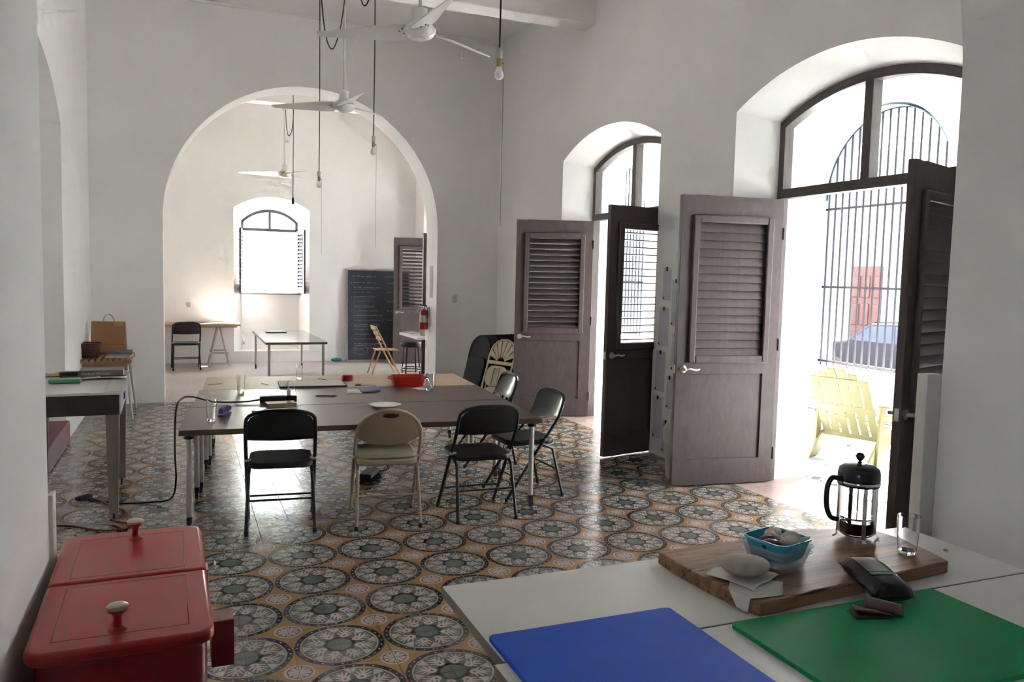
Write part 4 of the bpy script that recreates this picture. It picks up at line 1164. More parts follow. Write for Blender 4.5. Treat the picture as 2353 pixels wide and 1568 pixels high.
poly_board('cutting_board', 0.689, 1.216, 1.19, 1.788, M_BLUEB, 'blue plastic cutting board lying nearest the viewer')
poly_board('cutting_board', 1.312, 2.036, 1.19, 1.648, M_GREENB, 'green plastic cutting board lying on the white table')

M_GLASS = glassmat('clear_glass')
def tumbler(name, loc, h, r0, r1, label, base=0.012, group=None, mat=None, seg=28, curve=0.0):
    root = empty(name, loc, 0, label, 'glass', group)
    t_ = 0.0022
    out = [(0.0, 0.0005), (r0*0.9, 0.0005), (r0, 0.004)]
    for k in range(1, 9):
        q = k/8; out.append((r0+(r1-r0)*q+curve*math.sin(PI*q), 0.004+(h-0.004)*q))
    inn = []
    for k in range(8, -1, -1):
        q = k/8; z = base+(h-base)*q; qq = (z-0.004)/(h-0.004)
        inn.append((r0+(r1-r0)*qq+curve*math.sin(PI*qq)-t_, z))
    MB().lathe(out+inn+[(0.0, base)], seg).build('vessel', mat or M_GLASS, root, smooth=60)
    return root
tumbler('drinking_glass', (2.150, 1.838, ZB), 0.125, 0.027, 0.034, 'clear tumbler standing on the wooden board', 0.012, curve=0.002)

# coffee press
fp = empty('french_press', (2.118, 2.020, ZB), 0, 'glass and black french press with a little coffee on the wooden board', 'coffee press')
M_PBLK = plain('black_press_plastic', '#1f2326', 0.25, var=0.05, coat=0.2); M_CHROME = plain('chrome', (0.75, 0.75, 0.75), 0.08, 1.0, var=0.01)
R = 0.061
MB().lathe([(0.0, 0.012), (R-0.010, 0.012), (R, 0.022), (R, 0.19), (R-0.0025, 0.19), (R-0.0025, 0.024), (R-0.011, 0.0150), (0.0, 0.0148)], 40).build('carafe', M_GLASS, fp, smooth=60)
coff = NT('black_coffee'); coff.bsdf((0.012, 0.007, 0.004), 0.05)
MB().lathe([(0.0, 0.0155), (R-0.012, 0.0157), (R-0.0032, 0.025), (R-0.0032, 0.060), (0.0, 0.060)], 36).build('coffee', coff.m, fp, smooth=50)
MB().lathe([(0.0, 0.071), (R-0.004, 0.071), (R-0.004, 0.077), (0.0, 0.077)], 32).build('filter_disc', M_CHROME, fp, smooth=50)
MB().tube([(0, 0, 0.077), (0, 0, 0.255)], 0.0025, 8).build('plunger_rod', M_CHROME, fp)
MB().lathe([(R+0.006, 0.182), (R+0.007, 0.186), (R+0.007, 0.222), (R+0.004, 0.238), (R-0.012, 0.250), (0.016, 0.256), (0.005, 0.258), (0.0, 0.258)], 40).build('lid', M_PBLK, fp, smooth=50)
MB().lathe([(R+0.0075, 0.188), (R+0.0082, 0.190), (R+0.0082, 0.196), (R+0.0075, 0.198)], 40).build('lid_band', M_CHROME, fp, smooth=50)
MB().lathe([(0.0, 0.256), (0.008, 0.258), (0.004, 0.264), (0.010, 0.270), (0.0155, 0.280), (0.010, 0.291), (0.0, 0.294)], 20).build('knob', M_PBLK, fp, smooth=60)
hang = math.radians(-162-22)
ca, sa = math.cos(math.radians(160)), math.sin(math.radians(160))
def onr(r, z): return (r*ca, r*sa, z)
MB().tube(smooth_path([onr(R+0.004, 0.200), onr(R+0.030, 0.205), onr(R+0.046, 0.175), onr(R+0.046, 0.110), onr(R+0.030, 0.070), onr(R+0.004, 0.062)], 6), 0.0085, 10).build('handle', M_PBLK, fp, smooth=True)
for k in range(4):
    a = math.radians(-115+90*k); c, s = math.cos(a), math.sin(a)
    p = [Vector((R+0.003, 0, 0.190)), Vector((R+0.003, 0, 0.010)), Vector((R+0.015, 0, 0.0015))]
    m = MB()
    for q0, q1 in zip(p[:-1], p[1:]):
        vs = []
        for q in (q0, q1):
            for (w_, t2) in ((-0.007, 0), (0.007, 0), (0.007, 0.0015), (-0.007, 0.0015)):
                vs.append(((q.x+t2)*c-w_*s, (q.x+t2)*s+w_*c, q.z))
        m.add(vs, [(0, 1, 2, 3), (7, 6, 5, 4), (0, 4, 5, 1), (1, 5, 6, 2), (2, 6, 7, 3), (3, 7, 4, 0)])
    m.build('frame_strap', M_CHROME, fp)
textmesh('marking', '2V', 0.016, plain('white_print', '#d8d8d8', 0.6), fp, (-0.028, -0.0447, 0.155), (PI/2, 0, math.radians(-33)), 0.0002)

# plastic containers
def square_tub(root, name, w, h, taper, mat, z0, lip=0.004, t_=0.0014, cr=0.03):
    m = MB()
    rings = []
    for (ww, z) in ((w*taper, z0), (w*taper+0.008, z0+0.004), (w, z0+h-0.006), (w+lip*2, z0+h-0.005), (w+lip*2, z0+h), (w-0.002, z0+h), (w-2*t_, z0+h-0.006), (w*taper+0.008-2*t_, z0+0.006), (w*taper-2*t_-0.004, z0+0.003)):
        rings.append([(p[0], p[1], z) for p in rrect(ww, ww*0.98, cr*ww/w, 5)])
    n = len(rings[0]); vs = [p for r_ in rings for p in r_]; fs = [tuple(range(n-1, -1, -1))]
    for i in range(len(rings)-1):
        for k in range(n):
            fs.append((i*n+k, i*n+(k+1) % n, (i+1)*n+(k+1) % n, (i+1)*n+k))
    fs.append(tuple((len(rings)-1)*n+k for k in range(n)))
    m.add(vs, fs)
    return m.build(name, mat, root, smooth=45)
tub = NT('clear_polypropylene')
_p = tub.n('ShaderNodeBsdfTransparent'); _p.inputs[0].default_value = (0.90, 0.93, 0.94, 1)
_g = tub.n('ShaderNodeBsdfPrincipled'); _g.inputs['Base Color'].default_value = (0.75, 0.78, 0.80, 1); _g.inputs['Roughness'].default_value = 0.2
_m = tub.n('ShaderNodeMixShader'); _m.inputs[0].default_value = 0.22
tub.l(_p.outputs[0], _m.inputs[1]); tub.l(_g.outputs[0], _m.inputs[2]); tub.l(_m.outputs[0], tub.out.inputs[0])
CX, CY, CR = 1.690, 1.915, math.radians(14)
c1 = empty('plastic_tub', (CX, CY, ZB), CR, 'clear square plastic tub holding a teal tub on the wooden board', 'container')
square_tub(c1, 'shell', 0.165, 0.058, 0.78, tub.m, 0.0)
MB().tube([(p[0], p[1], 0.038) for p in rrect(0.167, 0.164, 0.03, 5)], 0.0016, 5, closed=True).build('rib', tub.m, c1, smooth=True)
c2 = empty('plastic_tub', (CX, CY, ZB+0.016), CR, 'teal square plastic tub full of garlic and peelings', 'container')
square_tub(c2, 'shell', 0.154, 0.064, 0.76, plain('teal_plastic', '#4aa5bb', 0.35, var=0.03), 0.0)
def blob(mb, c, rx, ry, rz, seed, amp=0.12, nu=16, nv=10, m=None):
    r_ = random.Random(seed); ph = [r_.uniform(0, 6.28) for _ in range(4)]
    vs = []; fs = []
    for i in range(nv+1):
        a = PI*i/nv
        for k in range(nu):
            b = 2*PI*k/nu
            f = 1+amp*(math.sin(2*b+ph[0])*math.sin(a)*0.6+0.5*math.sin(3*a+ph[1])+0.4*math.cos(3*b+ph[2])*math.sin(a))
            p = Vector((rx*f*math.sin(a)*math.cos(b), ry*f*math.sin(a)*math.sin(b), rz*f*math.cos(a)))
            if m is not None: p = m @ p
            vs.append((p.x+c[0], p.y+c[1], p.z+c[2]))
    for i in range(nv):
        for k in range(nu):
            fs.append((i*nu+k, (i+1)*nu+k, (i+1)*nu+(k+1) % nu, i*nu+(k+1) % nu))
    mb.add(vs, fs); return mb
M_GARL = plain('garlic_skin', '#c9bfb4', 0.5, var=0.12, vscale=60, bump=0.3, bscale=90); M_SHAL = plain('purple_shallot', '#5b3a4a', 0.35, var=0.25, vscale=30); M_HERB = plain('dry_herb', '#4a4534', 0.8, var=0.3, vscale=40)
def garlic(loc, s, rot, label):
    root = empty('garlic_bulb', loc, 0, label, 'garlic', 'vegetables in the teal tub', rot=rot)
    for k in range(6):
        a = 2*PI*k/6
        blob(MB(), (0.012*s*math.cos(a), 0.012*s*math.sin(a), 0.0), 0.0125*s, 0.0125*s, 0.021*s, k+3, 0.05, 12, 8).build('clove', M_GARL, root, smooth=True)
    MB().tube([(0, 0, 0.012*s), (0.001, 0.001, 0.026*s), (0.004, 0.002, 0.042*s)], [0.009*s, 0.004*s, 0.0025*s], 8).build('stem', M_GARL, root, smooth=True)
zt2 = ZB+0.062
garlic((1.712, 1.882, zt2+0.006), 1.45, (1.1, 0.4, 0.5), 'whole garlic bulb with peeling skin at the front of the teal tub')
garlic((1.705, 1.948, zt2+0.004), 1.25, (-0.6, 0.9, 0.2), 'second garlic bulb, paler, behind the first in the teal tub')
for i, (x, y, lab) in enumerate(((1.655, 1.925, 'dark purple shallot at the left side of the teal tub'), (1.645, 1.890, 'purple shallot half hidden at the front left of the teal tub'))):
    o = blob(MB(), (0, 0, 0), 0.022, 0.022, 0.030, 21+i, 0.08).build('shallot', M_SHAL, loc=(x, y, zt2+0.002), rot=(1.2, 0.3+i, 0.4), smooth=True); tag(o, lab, 'shallot', 'vegetables in the teal tub')
pl = MB()
for k, (u0, v0) in enumerate(((-0.03, -0.015), (0.0, 0.02), (0.028, -0.01))):
    vs = []; nn = 6
    for i in range(nn+1):
        for j in range(3):
            a = -0.9+1.8*i/nn
            vs.append((u0+0.022*math.sin(a), v0+0.014*(j-1), 0.022*math.cos(a)*0.8+0.003*j))
    pl.add(vs, [(i*3+j, i*3+j+1, (i+1)*3+j+1, (i+1)*3+j) for i in range(nn) for j in range(2)])
o = pl.build('garlic_peelings', M_GARL, loc=(1.690, 1.905, zt2+0.002), rot=(0.3, 0.2, 0.7), smooth=True); o.modifiers.new('thick', 'SOLIDIFY').thickness = 0.0006; tag(o, 'papery garlic peelings on top of the teal tub', 'peelings', kind='stuff')
hb = MB(); rr = random.Random(11)
for k in range(26):
    a = Vector((rr.uniform(-0.018, 0.018), rr.uniform(-0.010, 0.010), rr.uniform(0, 0.008))); b = a+Vector((rr.uniform(-0.01, 0.022), rr.uniform(-0.012, 0.012), rr.uniform(0.0, 0.014)))
    hb.tube([a, (a+b)/2+Vector((0, 0, 0.003)), b], [0.0022, 0.0018, 0.0026], 5)
o = hb.build('herb_sprig', M_HERB, loc=(1.755, 1.935, zt2+0.002), smooth=True); tag(o, 'dark dried herb sprig at the back of the teal tub', 'herb')

# bread roll on napkins
M_NAP = plain('paper_napkin', '#c9c6c2', 0.85, var=0.03, bump=0.2, bscale=260)
def sheet(name, pts_fn, nx, ny, mat, label, cat, thick=0.0012, group=None):
    vs = [pts_fn(i/nx, j/ny) for i in range(nx+1) for j in range(ny+1)]
    fs = [(i*(ny+1)+j, (i+1)*(ny+1)+j, (i+1)*(ny+1)+j+1, i*(ny+1)+j+1) for i in range(nx) for j in range(ny)]
    m = MB(); m.add(vs, fs); o = m.build(name, mat, smooth=60)
    s = o.modifiers.new('thick', 'SOLIDIFY'); s.thickness = thick; s.offset = 1
    tag(o, label, cat, group); return o
def quadmap(a, b, c, d):
    a, b, c, d = map(Vector, (a, b, c, d))
    return lambda u, v: (a*(1-u)+b*u)*(1-v)+(d*(1-u)+c*u)*v
# under napkin hangs over the board's edge
def nap_under(u, v):
    p = quadmap((1.470, 1.850, 0), (1.585, 1.765, 0), (1.520, 1.690, 0), (1.335, 1.700, 0))(u, v)
    edge = 1.384+(2.0-p.y)*0.13-0.004
    d = max(0.0, edge-p.x)
    return (edge-0.004-0.12*d if d > 0 else p.x, p.y, ZB+0.0012-min(0.037, max(0.0, d-0.006))+0.0008*(1+math.sin(9*u+4*v)))
sheet('paper_napkin', nap_under, 30, 30, M_NAP, 'white paper napkin drooping over the edge of the wooden board', 'napkin')
def nap_top(u, v):
    p = quadmap((1.402, 1.880, 0), (1.520, 1.935, 0), (1.600, 1.800, 0), (1.455, 1.735, 0))(u, v)
    r_ = max(abs(u-0.5), abs(v-0.5))
    return (p.x, p.y, ZB+0.0045+0.012*max(0, r_-0.33)*abs(math.sin(5*u+3*v))*3+0.0015*math.sin(11*u)*math.sin(7*v))
sheet('paper_napkin', nap_top, 14, 14, M_NAP, 'folded white paper napkin directly under the bread roll', 'napkin', 0.0025)
M_ROLL = plain('floury_roll', '#b0a797', 0.8, var=0.16, vscale=18, bump=0.35, bscale=70)
o = blob(MB(), (0, 0, 0), 0.074, 0.054, 0.030, 5, 0.06, 24, 14).build('bread_roll', M_ROLL, loc=(1.502, 1.832, ZB+0.0385), rot=(0, 0, math.radians(-22)), smooth=True); tag(o, 'floury oval bread roll resting on white napkins', 'bread')

# coffee pouch and sachets
def pouch():
    root = empty('coffee_pouch', (1.850, 1.678, ZT+0.052), 0, 'black foil coffee pouch leaning on the edge of the wooden board', 'pouch', rot=(math.radians(9), math.radians(3), math.radians(-12)))
    M_FOIL = plain('black_foil', '#1c1b1d', 0.22, var=0.1, bump=0.5, bscale=28)
    r_ = random.Random(2); nx, ny = 12, 8
    m = MB(); vs = []; fs = []
    for layer in (0, 1):
        for i in range(nx+1):
            for j in range(ny+1):
                u, v = -1+2*i/nx, -1+2*j/ny
                h = 0.022*(1-abs(u)**6)**0.5*(1-abs(v)**5)**0.6 if abs(u) < 1 and abs(v) < 1 else 0.0
                z = h*(1 if layer else -1)+r_.uniform(-0.0012, 0.0012)
                vs.append((0.066*v, 0.098*u, z*1.25))
    N = (nx+1)*(ny+1)
    for i in range(nx):
        for j in range(ny):
            a = i*(ny+1)+j
            fs.append((a, a+1, a+ny+2, a+ny+1)); fs.append((N+a, N+a+ny+1, N+a+ny+2, N+a+1))
    for i in range(nx):
        for j in (0, ny):
            a = i*(ny+1)+j; fs.append((a, a+ny+1, N+a+ny+1, N+a))
    for j in range(ny):
        for i in (0, nx):
            a = i*(ny+1)+j; fs.append((a, a+1, N+a+1, N+a))
    m.add(vs, fs); m.build('pack', M_FOIL, root, smooth=50)
    lab = MB(); lv = []
    for i in range(7):
        for j in range(5):
            u, v = -0.1+0.9*i/6, -0.62+1.1*j/4
            h = 0.022*(1-abs(u)**6)**0.5*(1-abs(v)**5)**0.6+0.0022
            lv.append((0.066*v, 0.098*u, h*1.25))
    lab.add(lv, [(i*5+j, i*5+j+1, (i+1)*5+j+1, (i+1)*5+j) for i in range(6) for j in range(4)])
    lab.build('label', plain('grey_pouch_label', '#6f6c66', 0.4, var=0.08), root, smooth=True)
    lab = MB(); lv = []
    for i in range(3):
        for j in range(5):
            u, v = -0.28+0.16*i/2, -0.62+1.1*j/4
            h = 0.022*(1-abs(u)**6)**0.5*(1-abs(v)**5)**0.6+0.0022
            lv.append((0.066*v, 0.098*u, h*1.25))
    lab.add(lv, [(i*5+j, i*5+j+1, (i+1)*5+j+1, (i+1)*5+j) for i in range(2) for j in range(4)])
    lab.build('green_band', plain('green_print', '#2f6a45', 0.4), root, smooth=True)
pouch()
M_SACH = plain('brown_foil_sachet', '#38160f', 0.28, var=0.2, vscale=30, bump=0.4, bscale=40); M_SACW = plain('white_sachet_back', '#b9b2ac', 0.4, var=0.05)
for i, (x, y, z, rz, rx, mt, lab) in enumerate(((1.700, 1.560, 0.004, -0.30, 0.03, M_SACH, 'lowest dark red sachet lying on the green board'), (1.712, 1.562, 0.011, -0.55, -0.10, M_SACH, 'middle dark red sachet of the little pile on the green board'), (1.752, 1.560, 0.018, -0.75, 0.16, M_SACH, 'pale-edged sachet on top of the little pile by the coffee pouch'))):
    s = empty('sachet', (x, y, ZT+0.0125+z), 0, lab, 'sachet', 'sachets on the green board', rot=(rx, 0.06*i, rz))
    m = MB(); nx = 6; vs = []
    for q in range(nx+1):
        for j in range(nx+1):
            u, v = -1+2*q/nx, -1+2*j/nx
            vs.append((0.045*u, 0.026*v, 0.0035*(1-u*u)*(1-v*v)))
    m.add(vs, [(q*(nx+1)+j, (q+1)*(nx+1)+j, (q+1)*(nx+1)+j+1, q*(nx+1)+j+1) for q in range(nx) for j in range(nx)])
    b = m.build('wrapper', mt, s, smooth=True); b.modifiers.new('thick', 'SOLIDIFY').thickness = 0.0025
    if i == 2: MB().box(-0.046, 0.046, 0.0262, 0.0285, -0.0015, 0.003).build('pale_edge', M_SACW, s)
    MB().box(-0.049, -0.043, -0.0265, 0.0265, -0.001, 0.0004).build('crimp', mt, s); MB().box(0.043, 0.049, -0.0265, 0.0265, -0.001, 0.0004).build('crimp', mt, s)
o = MB().tube([(2.407+0.007*math.cos(2*PI*k/14), 1.903+0.006*math.sin(2*PI*k/14), ZT+0.0015) for k in range(14)], 0.0014, 5, closed=True).build('rubber_band', plain('tan_rubber', '#8d6a55', 0.6), smooth=True); tag(o, 'tiny tan ring on the white table near the right pier', 'ring')
# ------------------------------------------------------------------ things on the long table
ZI = TZ+0.0006
tumbler('drinking_glass', (0.160, 5.57, ZI), 0.150, 0.026, 0.036, 'tall clear glass beside the purple stapler', 0.020, 'glasses on the long table')
tumbler('drinking_glass', (0.421, 6.80, ZI), 0.150, 0.026, 0.034, 'tall clear glass standing behind the power cable', 0.020, 'glasses on the long table')
tumbler('drinking_glass', (0.983, 7.57, ZI), 0.130, 0.026, 0.032, 'clear glass at the far edge of the plywood top', 0.015, 'glasses on the long table')
g4 = tumbler('drinking_glass', (1.962, 6.62, ZI), 0.150, 0.030, 0.037, 'clear bluish glass with a spoon beside the red tray', 0.018, 'glasses on the long table', glassmat('bluish_glass', (0.90, 0.95, 1.0)))
o = MB().tube([(0.015, 0.0, 0.022), (-0.025, -0.02, 0.105), (-0.075, -0.03, 0.112)], [0.003, 0.003, 0.007], 6).build('teaspoon', M_CHROME, loc=(1.962, 6.62, ZI), smooth=True); tag(o, 'teaspoon lying in the bluish glass', 'spoon')

M_PURP = plain('purple_plastic', '#2f2a63', 0.35, var=0.06)
sp = empty('stapler', (0.252, 5.79, ZI), math.radians(68), 'purple stapler standing near the corner of the long table', 'stapler')
MB().box(-0.085, 0.085, -0.019, 0.019, 0, 0.014).build('base', M_PURP, sp, bevel=0.005)
MB().prism([(-0.085, 0.022), (0.06, 0.022), (0.088, 0.034), (0.085, 0.052), (0.02, 0.068), (-0.07, 0.055)], -0.018, 0.018, Matrix(((1, 0, 0, 0), (0, 0, 1, 0), (0, 1, 0, 0), (0, 0, 0, 1)))).build('arm', M_PURP, sp, bevel=0.006, bseg=3)
MB().box(-0.08, 0.075, -0.008, 0.008, 0.013, 0.024).build('magazine', M_STEEL, sp)

ps = empty('power_strip', (0.660, 6.28, ZI), math.radians(-2), 'black power strip with a white charger plugged in on the long table', 'power strip')
M_PSB = plain('black_plastic', '#1d1d1f', 0.45)
MB().box(-0.135, 0.135, -0.030, 0.030, 0, 0.048).build('body', M_PSB, ps, bevel=0.005)
for k in range(5):
    MB().lathe([(0.0, 0.0485), (0.019, 0.0486), (0.019, 0.050), (0.0, 0.050)], 14, (-0.10+0.045*k, 0, 0)).build('outlet', plain('outlet_grey', '#35353a', 0.5), ps)
MB().box(0.136, 0.1365, -0.022, 0.022, 0.008, 0.04).build('switch', plain('strip_end', '#8a8a90', 0.4), ps)
ch = MB().box(0.062, 0.090, -0.012, 0.014, 0.0505, 0.093).build('charger', plain('white_plastic', '#c4c4c4', 0.4), ps, bevel=0.004)
MB().box(0.066, 0.086, -0.010, 0.012, 0.093, 0.108).build('charger_plug', plain('white_plastic', '#c4c4c4', 0.4), ps, bevel=0.003)
cable('charger_cable', [(0.735, 6.28, ZI+0.108), (0.735, 6.285, ZI+0.155), (0.765, 6.27, ZI+0.150), (0.80, 6.22, ZI+0.03), (0.80, 6.10, ZI+0.004), (0.70, 5.98, ZI+0.003), (0.60, 5.93, ZI+0.003), (0.54, 5.95, ZI+0.003)], 0.0022, plain('white_cable', '#b9b7b4', 0.5), 'thin white charging cable from the power strip to the phone')
cable('power_cable', [(0.525, 6.285, ZI+0.022), (0.40, 6.27, ZI+0.012), (0.20, 6.30, ZI+0.015), (0.06, 6.34, ZI+0.05), (-0.02, 6.25, ZI+0.055), (-0.060, 6.05, ZI+0.0), (-0.068, 5.90, 0.40), (-0.062, 5.85, 0.20), (-0.10, 5.95, 0.05), (-0.25, 6.05, 0.009), (-0.42, 6.08, 0.009), (-0.56, 6.18, 0.009), (-0.615, 6.25, 0.012)], 0.0065, M_CORD, 'black power cable running off the long table down to the floor')
pg = empty('cable_plug', (-0.655, 6.28, 0), math.radians(35), 'black plug joining the power cable to the red cord on the floor', 'plug')
MB().lathe([(0.0, -0.035), (0.016, -0.033), (0.021, -0.01), (0.021, 0.03), (0.010, 0.045), (0.0, 0.046)], 12, (0, 0, 0.022), 'x').build('body', M_PSB, pg, smooth=True)
MB().lathe([(0.0, -0.075), (0.012, -0.073), (0.019, -0.05), (0.019, -0.034), (0.0, -0.034)], 12, (0, 0, 0.022), 'x').build('collar', M_PSB, pg, smooth=True)
M_REDC = plain('dark_red_cord', '#6e1f1d', 0.5)
cable('extension_cord', [(-0.60, 6.24, 0.012), (-0.52, 6.12, 0.008), (-0.47, 5.95, 0.007), (-0.47, 5.80, 0.007), (-0.42, 5.66, 0.007), (-0.34, 5.58, 0.007), (-0.33, 5.50, 0.007), (-0.40, 5.46, 0.007), (-0.52, 5.50, 0.007), (-0.66, 5.62, 0.007), (-0.80, 5.68, 0.007), (-0.95, 5.70, 0.007)], 0.006, M_REDC, 'dark red extension cord lying on the tiles by the enamel table leg')

wl = empty('notebook', (0.655, 6.07, ZI), math.radians(5), 'tan leather notebook lying against the power strip', 'notebook')
M_TAN = plain('tan_leather', '#7d5b3f', 0.45, var=0.12)
MB().box(-0.105, 0.105, -0.060, 0.060, 0.026, 0.031).build('cover', M_TAN, wl, bevel=0.002); MB().box(-0.105, 0.105, -0.060, 0.060, 0.0, 0.005).build('cover', M_TAN, wl, bevel=0.002); MB().box(-0.100, 0.104, -0.056, 0.058, 0.005, 0.026).build('pages', plain('cream_pages', '#8d7a60', 0.8), wl)
phn = empty('phone', (0.492, 5.925, ZI), math.radians(-25), 'white phone charging on the long table', 'phone')
MB().prism(rrect(0.068, 0.138, 0.010, 4), 0, 0.009).build('body', plain('white_plastic', '#c4c4c4', 0.4), phn, bevel=0.002); MB().prism(rrect(0.060, 0.118, 0.004, 3), 0.009, 0.0095).build('screen', plain('pale_screen', '#9fa2a6', 0.1), phn)
def pencil(loc, rz, L, mat, label, r=0.0038, cat='pencil'):
    root = empty(cat, loc, rz, label, cat)
    MB().tube([(-L/2, 0, r), (L/2-0.018, 0, r)], r, 6).build('barrel', mat, root)
    MB().tube([(L/2-0.018, 0, r), (L/2, 0, r)], [r, 0.0006], 6).build('tip', M_PINE, root)
    MB().tube([(-L/2-0.008, 0, r), (-L/2, 0, r)], r*0.95, 6).build('end', M_STEEL, root)
pencil((1.065, 6.49, ZI), math.radians(-10), 0.165, plain('dark_green_paint', '#2c3a22', 0.4), 'dark green pencil lying in the middle of the long table', 0.005)
pencil((0.245, 7.37, ZI), math.radians(30), 0.14, plain('grey_barrel', '#77777c', 0.4), 'grey pen on the left part of the plywood top', cat='pen')
pencil((0.655, 7.30, ZI), math.radians(-70), 0.13, plain('white_barrel', '#cfcfcf', 0.4), 'white pen on the plywood top beside the drawing board', cat='pen')
pencil((1.190, 7.52, ZI), math.radians(-55), 0.12, plain('brown_barrel', '#6b5a48', 0.5), 'brown pencil near the red ashtray')
# plate
pt = empty('plate', (1.392, 5.862, ZI), 0, 'white round plate behind the beige chair', 'plate')
MB().lathe([(0.0, 0.003), (0.070, 0.003), (0.075, 0.0), (0.080, 0.004), (0.118, 0.019), (0.119, 0.021), (0.116, 0.0215), (0.082, 0.009), (0.072, 0.007), (0.0, 0.007)], 40).build('dish', plain('white_china', '#c9c7c0', 0.15, var=0.02), pt, smooth=40)
# red tray
ry = empty('red_tray', (1.862, 6.985, ZI), math.radians(-4), 'bright red plastic tray on the plywood top', 'tray')
M_REDT = plain('bright_red_plastic', '#b3261b', 0.4, var=0.04)
def open_tray(root, w, d, h, taper, mat, t_=0.003):
    rings = [[(p[0], p[1], z) for p in rrect(ww, dd, 0.02, 3)] for (ww, dd, z) in ((w*taper, d*taper, 0), (w, d, h), (w+0.012, d+0.012, h), (w+0.012, d+0.012, h+0.003), (w-2*t_, d-2*t_, h+0.003), (w*taper-2*t_, d*taper-2*t_, 0.004))]
    n = len(rings[0]); vs = [p for r_ in rings for p in r_]; fs = [tuple(range(n-1, -1, -1))]
    for i in range(len(rings)-1):
        for k in range(n): fs.append((i*n+k, i*n+(k+1) % n, (i+1)*n+(k+1) % n, (i+1)*n+k))
    fs.append(tuple((len(rings)-1)*n+k for k in range(n)))
    m = MB(); m.add(vs, fs); return m.build('shell', mat, root, smooth=40)
open_tray(ry, 0.29, 0.20, 0.085, 0.88, M_REDT)
MB().tube(smooth_path([(-0.148, 0.05, 0.075), (-0.172, 0.04, 0.068), (-0.172, -0.04, 0.068), (-0.148, -0.05, 0.075)], 4), 0.006, 6).build('handle', M_REDT, ry, smooth=True)
MB().tube(smooth_path([(0.148, 0.05, 0.075), (0.172, 0.04, 0.068), (0.172, -0.04, 0.068), (0.148, -0.05, 0.075)], 4), 0.006, 6).build('handle', M_REDT, ry, smooth=True)
# ashtray
at = empty('ashtray', (1.400, 7.40, ZI), 0, 'small round red ashtray on the plywood top', 'ashtray')
MB().lathe([(0.0, 0.0), (0.046, 0.0), (0.050, 0.004), (0.050, 0.040), (0.046, 0.044), (0.040, 0.044), (0.038, 0.010), (0.0, 0.008)], 28).build('bowl', plain('crimson_plastic', '#9d1f33', 0.3), at, smooth=40)
for a in (0.4, 2.5, 4.6):
    MB().cbox((0.044*math.cos(a), 0.044*math.sin(a), 0.046), (0.012, 0.012, 0.006), None).build('rest', plain('crimson_plastic', '#9d1f33', 0.3), at, bevel=0.002)
# drawing board with a white sheet
db = empty('drawing_board', (1.045, 7.19, ZI), math.radians(-3.5), 'large dark-edged drawing board with a white sheet', 'drawing board')
MB().box(-0.285, 0.285, -0.195, 0.195, 0, 0.016).build('panel', plain('dark_board_edge', '#3b3538', 0.5), db, bevel=0.002); MB().box(-0.272, 0.272, -0.182, 0.186, 0.0163, 0.0172).build('sheet', plain('white_paper', '#b9b7b4', 0.8), db)
# papers
bl = empty('leaflet', (1.335, 6.72, ZI), math.radians(-12), 'white leaflet with grey print at the middle of the long table', 'paper')
MB().box(-0.065, 0.065, -0.12, 0.12, 0, 0.0015).build('sheet', plain('white_paper', '#b9b7b4', 0.8), bl); MB().box(-0.05, 0.03, -0.09, -0.04, 0.0015, 0.0018).build('print', plain('grey_print', '#8a8f97', 0.8), bl)
def bent(u, v): return (1.375+0.15*u+0.02*v, 6.60+0.27*v-0.02*u, ZI+0.004+0.022*u*u*(0.4+0.6*v))
sheet('brochure', bent, 8, 4, plain('slate_blue_cover', '#4a5570', 0.45), 'blue curled brochure on the middle of the long table', 'brochure', 0.003)
sc_ = empty('scissors', (1.478, 7.05, ZI), math.radians(-20), 'green handled scissors behind the blue brochure', 'scissors')
M_GRN = plain('green_handle', '#2f5a34', 0.4)
for s in (-1, 1):
    MB().tube([(-0.045+0.024*math.cos(2*PI*k/12), s*0.022+0.014*math.sin(2*PI*k/12), 0.006) for k in range(12)], 0.005, 6, closed=True).build('handle', M_GRN, sc_, smooth=True)
    MB().tube([(-0.025, s*0.014, 0.006), (0.02, 0.0, 0.006), (0.10, -s*0.006, 0.006)], [0.005, 0.004, 0.001], 6).build('blade', M_CHROME, sc_)
nt = MB().box(-0.045, 0.045, -0.06, 0.06, 0, 0.002).build('note', plain('white_paper', '#b9b7b4', 0.8), loc=(1.905, 6.74, ZI), rot=(0, 0, 0.3)); tag(nt, 'small white note partly under the red tray', 'paper')
# brush under the table
br = empty('floor_brush', (1.55, 6.62, 0), math.radians(62), 'black bristly brush lying on the tiles under the long table', 'brush')
M_BRI = plain('black_bristle', '#121112', 0.9, var=0.3, vscale=60)
MB().box(-0.52, -0.28, -0.05, 0.05, 0.03, 0.07).build('head', M_PSB, br, bevel=0.008)
bm_ = MB(); rr = random.Random(4)
for k in range(260):
    x, y = rr.uniform(-0.52, -0.28), rr.uniform(-0.05, 0.05)
    bm_.tube([(x, y, 0.035), (x+rr.uniform(-0.03, 0.03), y*1.4+rr.uniform(-0.03, 0.03), rr.uniform(0.0, 0.012))], 0.003, 4)
b_ = bm_.build('bristles', M_BRI, br); b_['kind'] = 'stuff'
MB().tube([(-0.30, 0, 0.055), (0.0, 0.0, 0.045), (0.42, 0.0, 0.03), (0.70, 0.02, 0.035)], [0.014, 0.015, 0.016, 0.028], 10).build('handle', M_PSB, br, smooth=True)

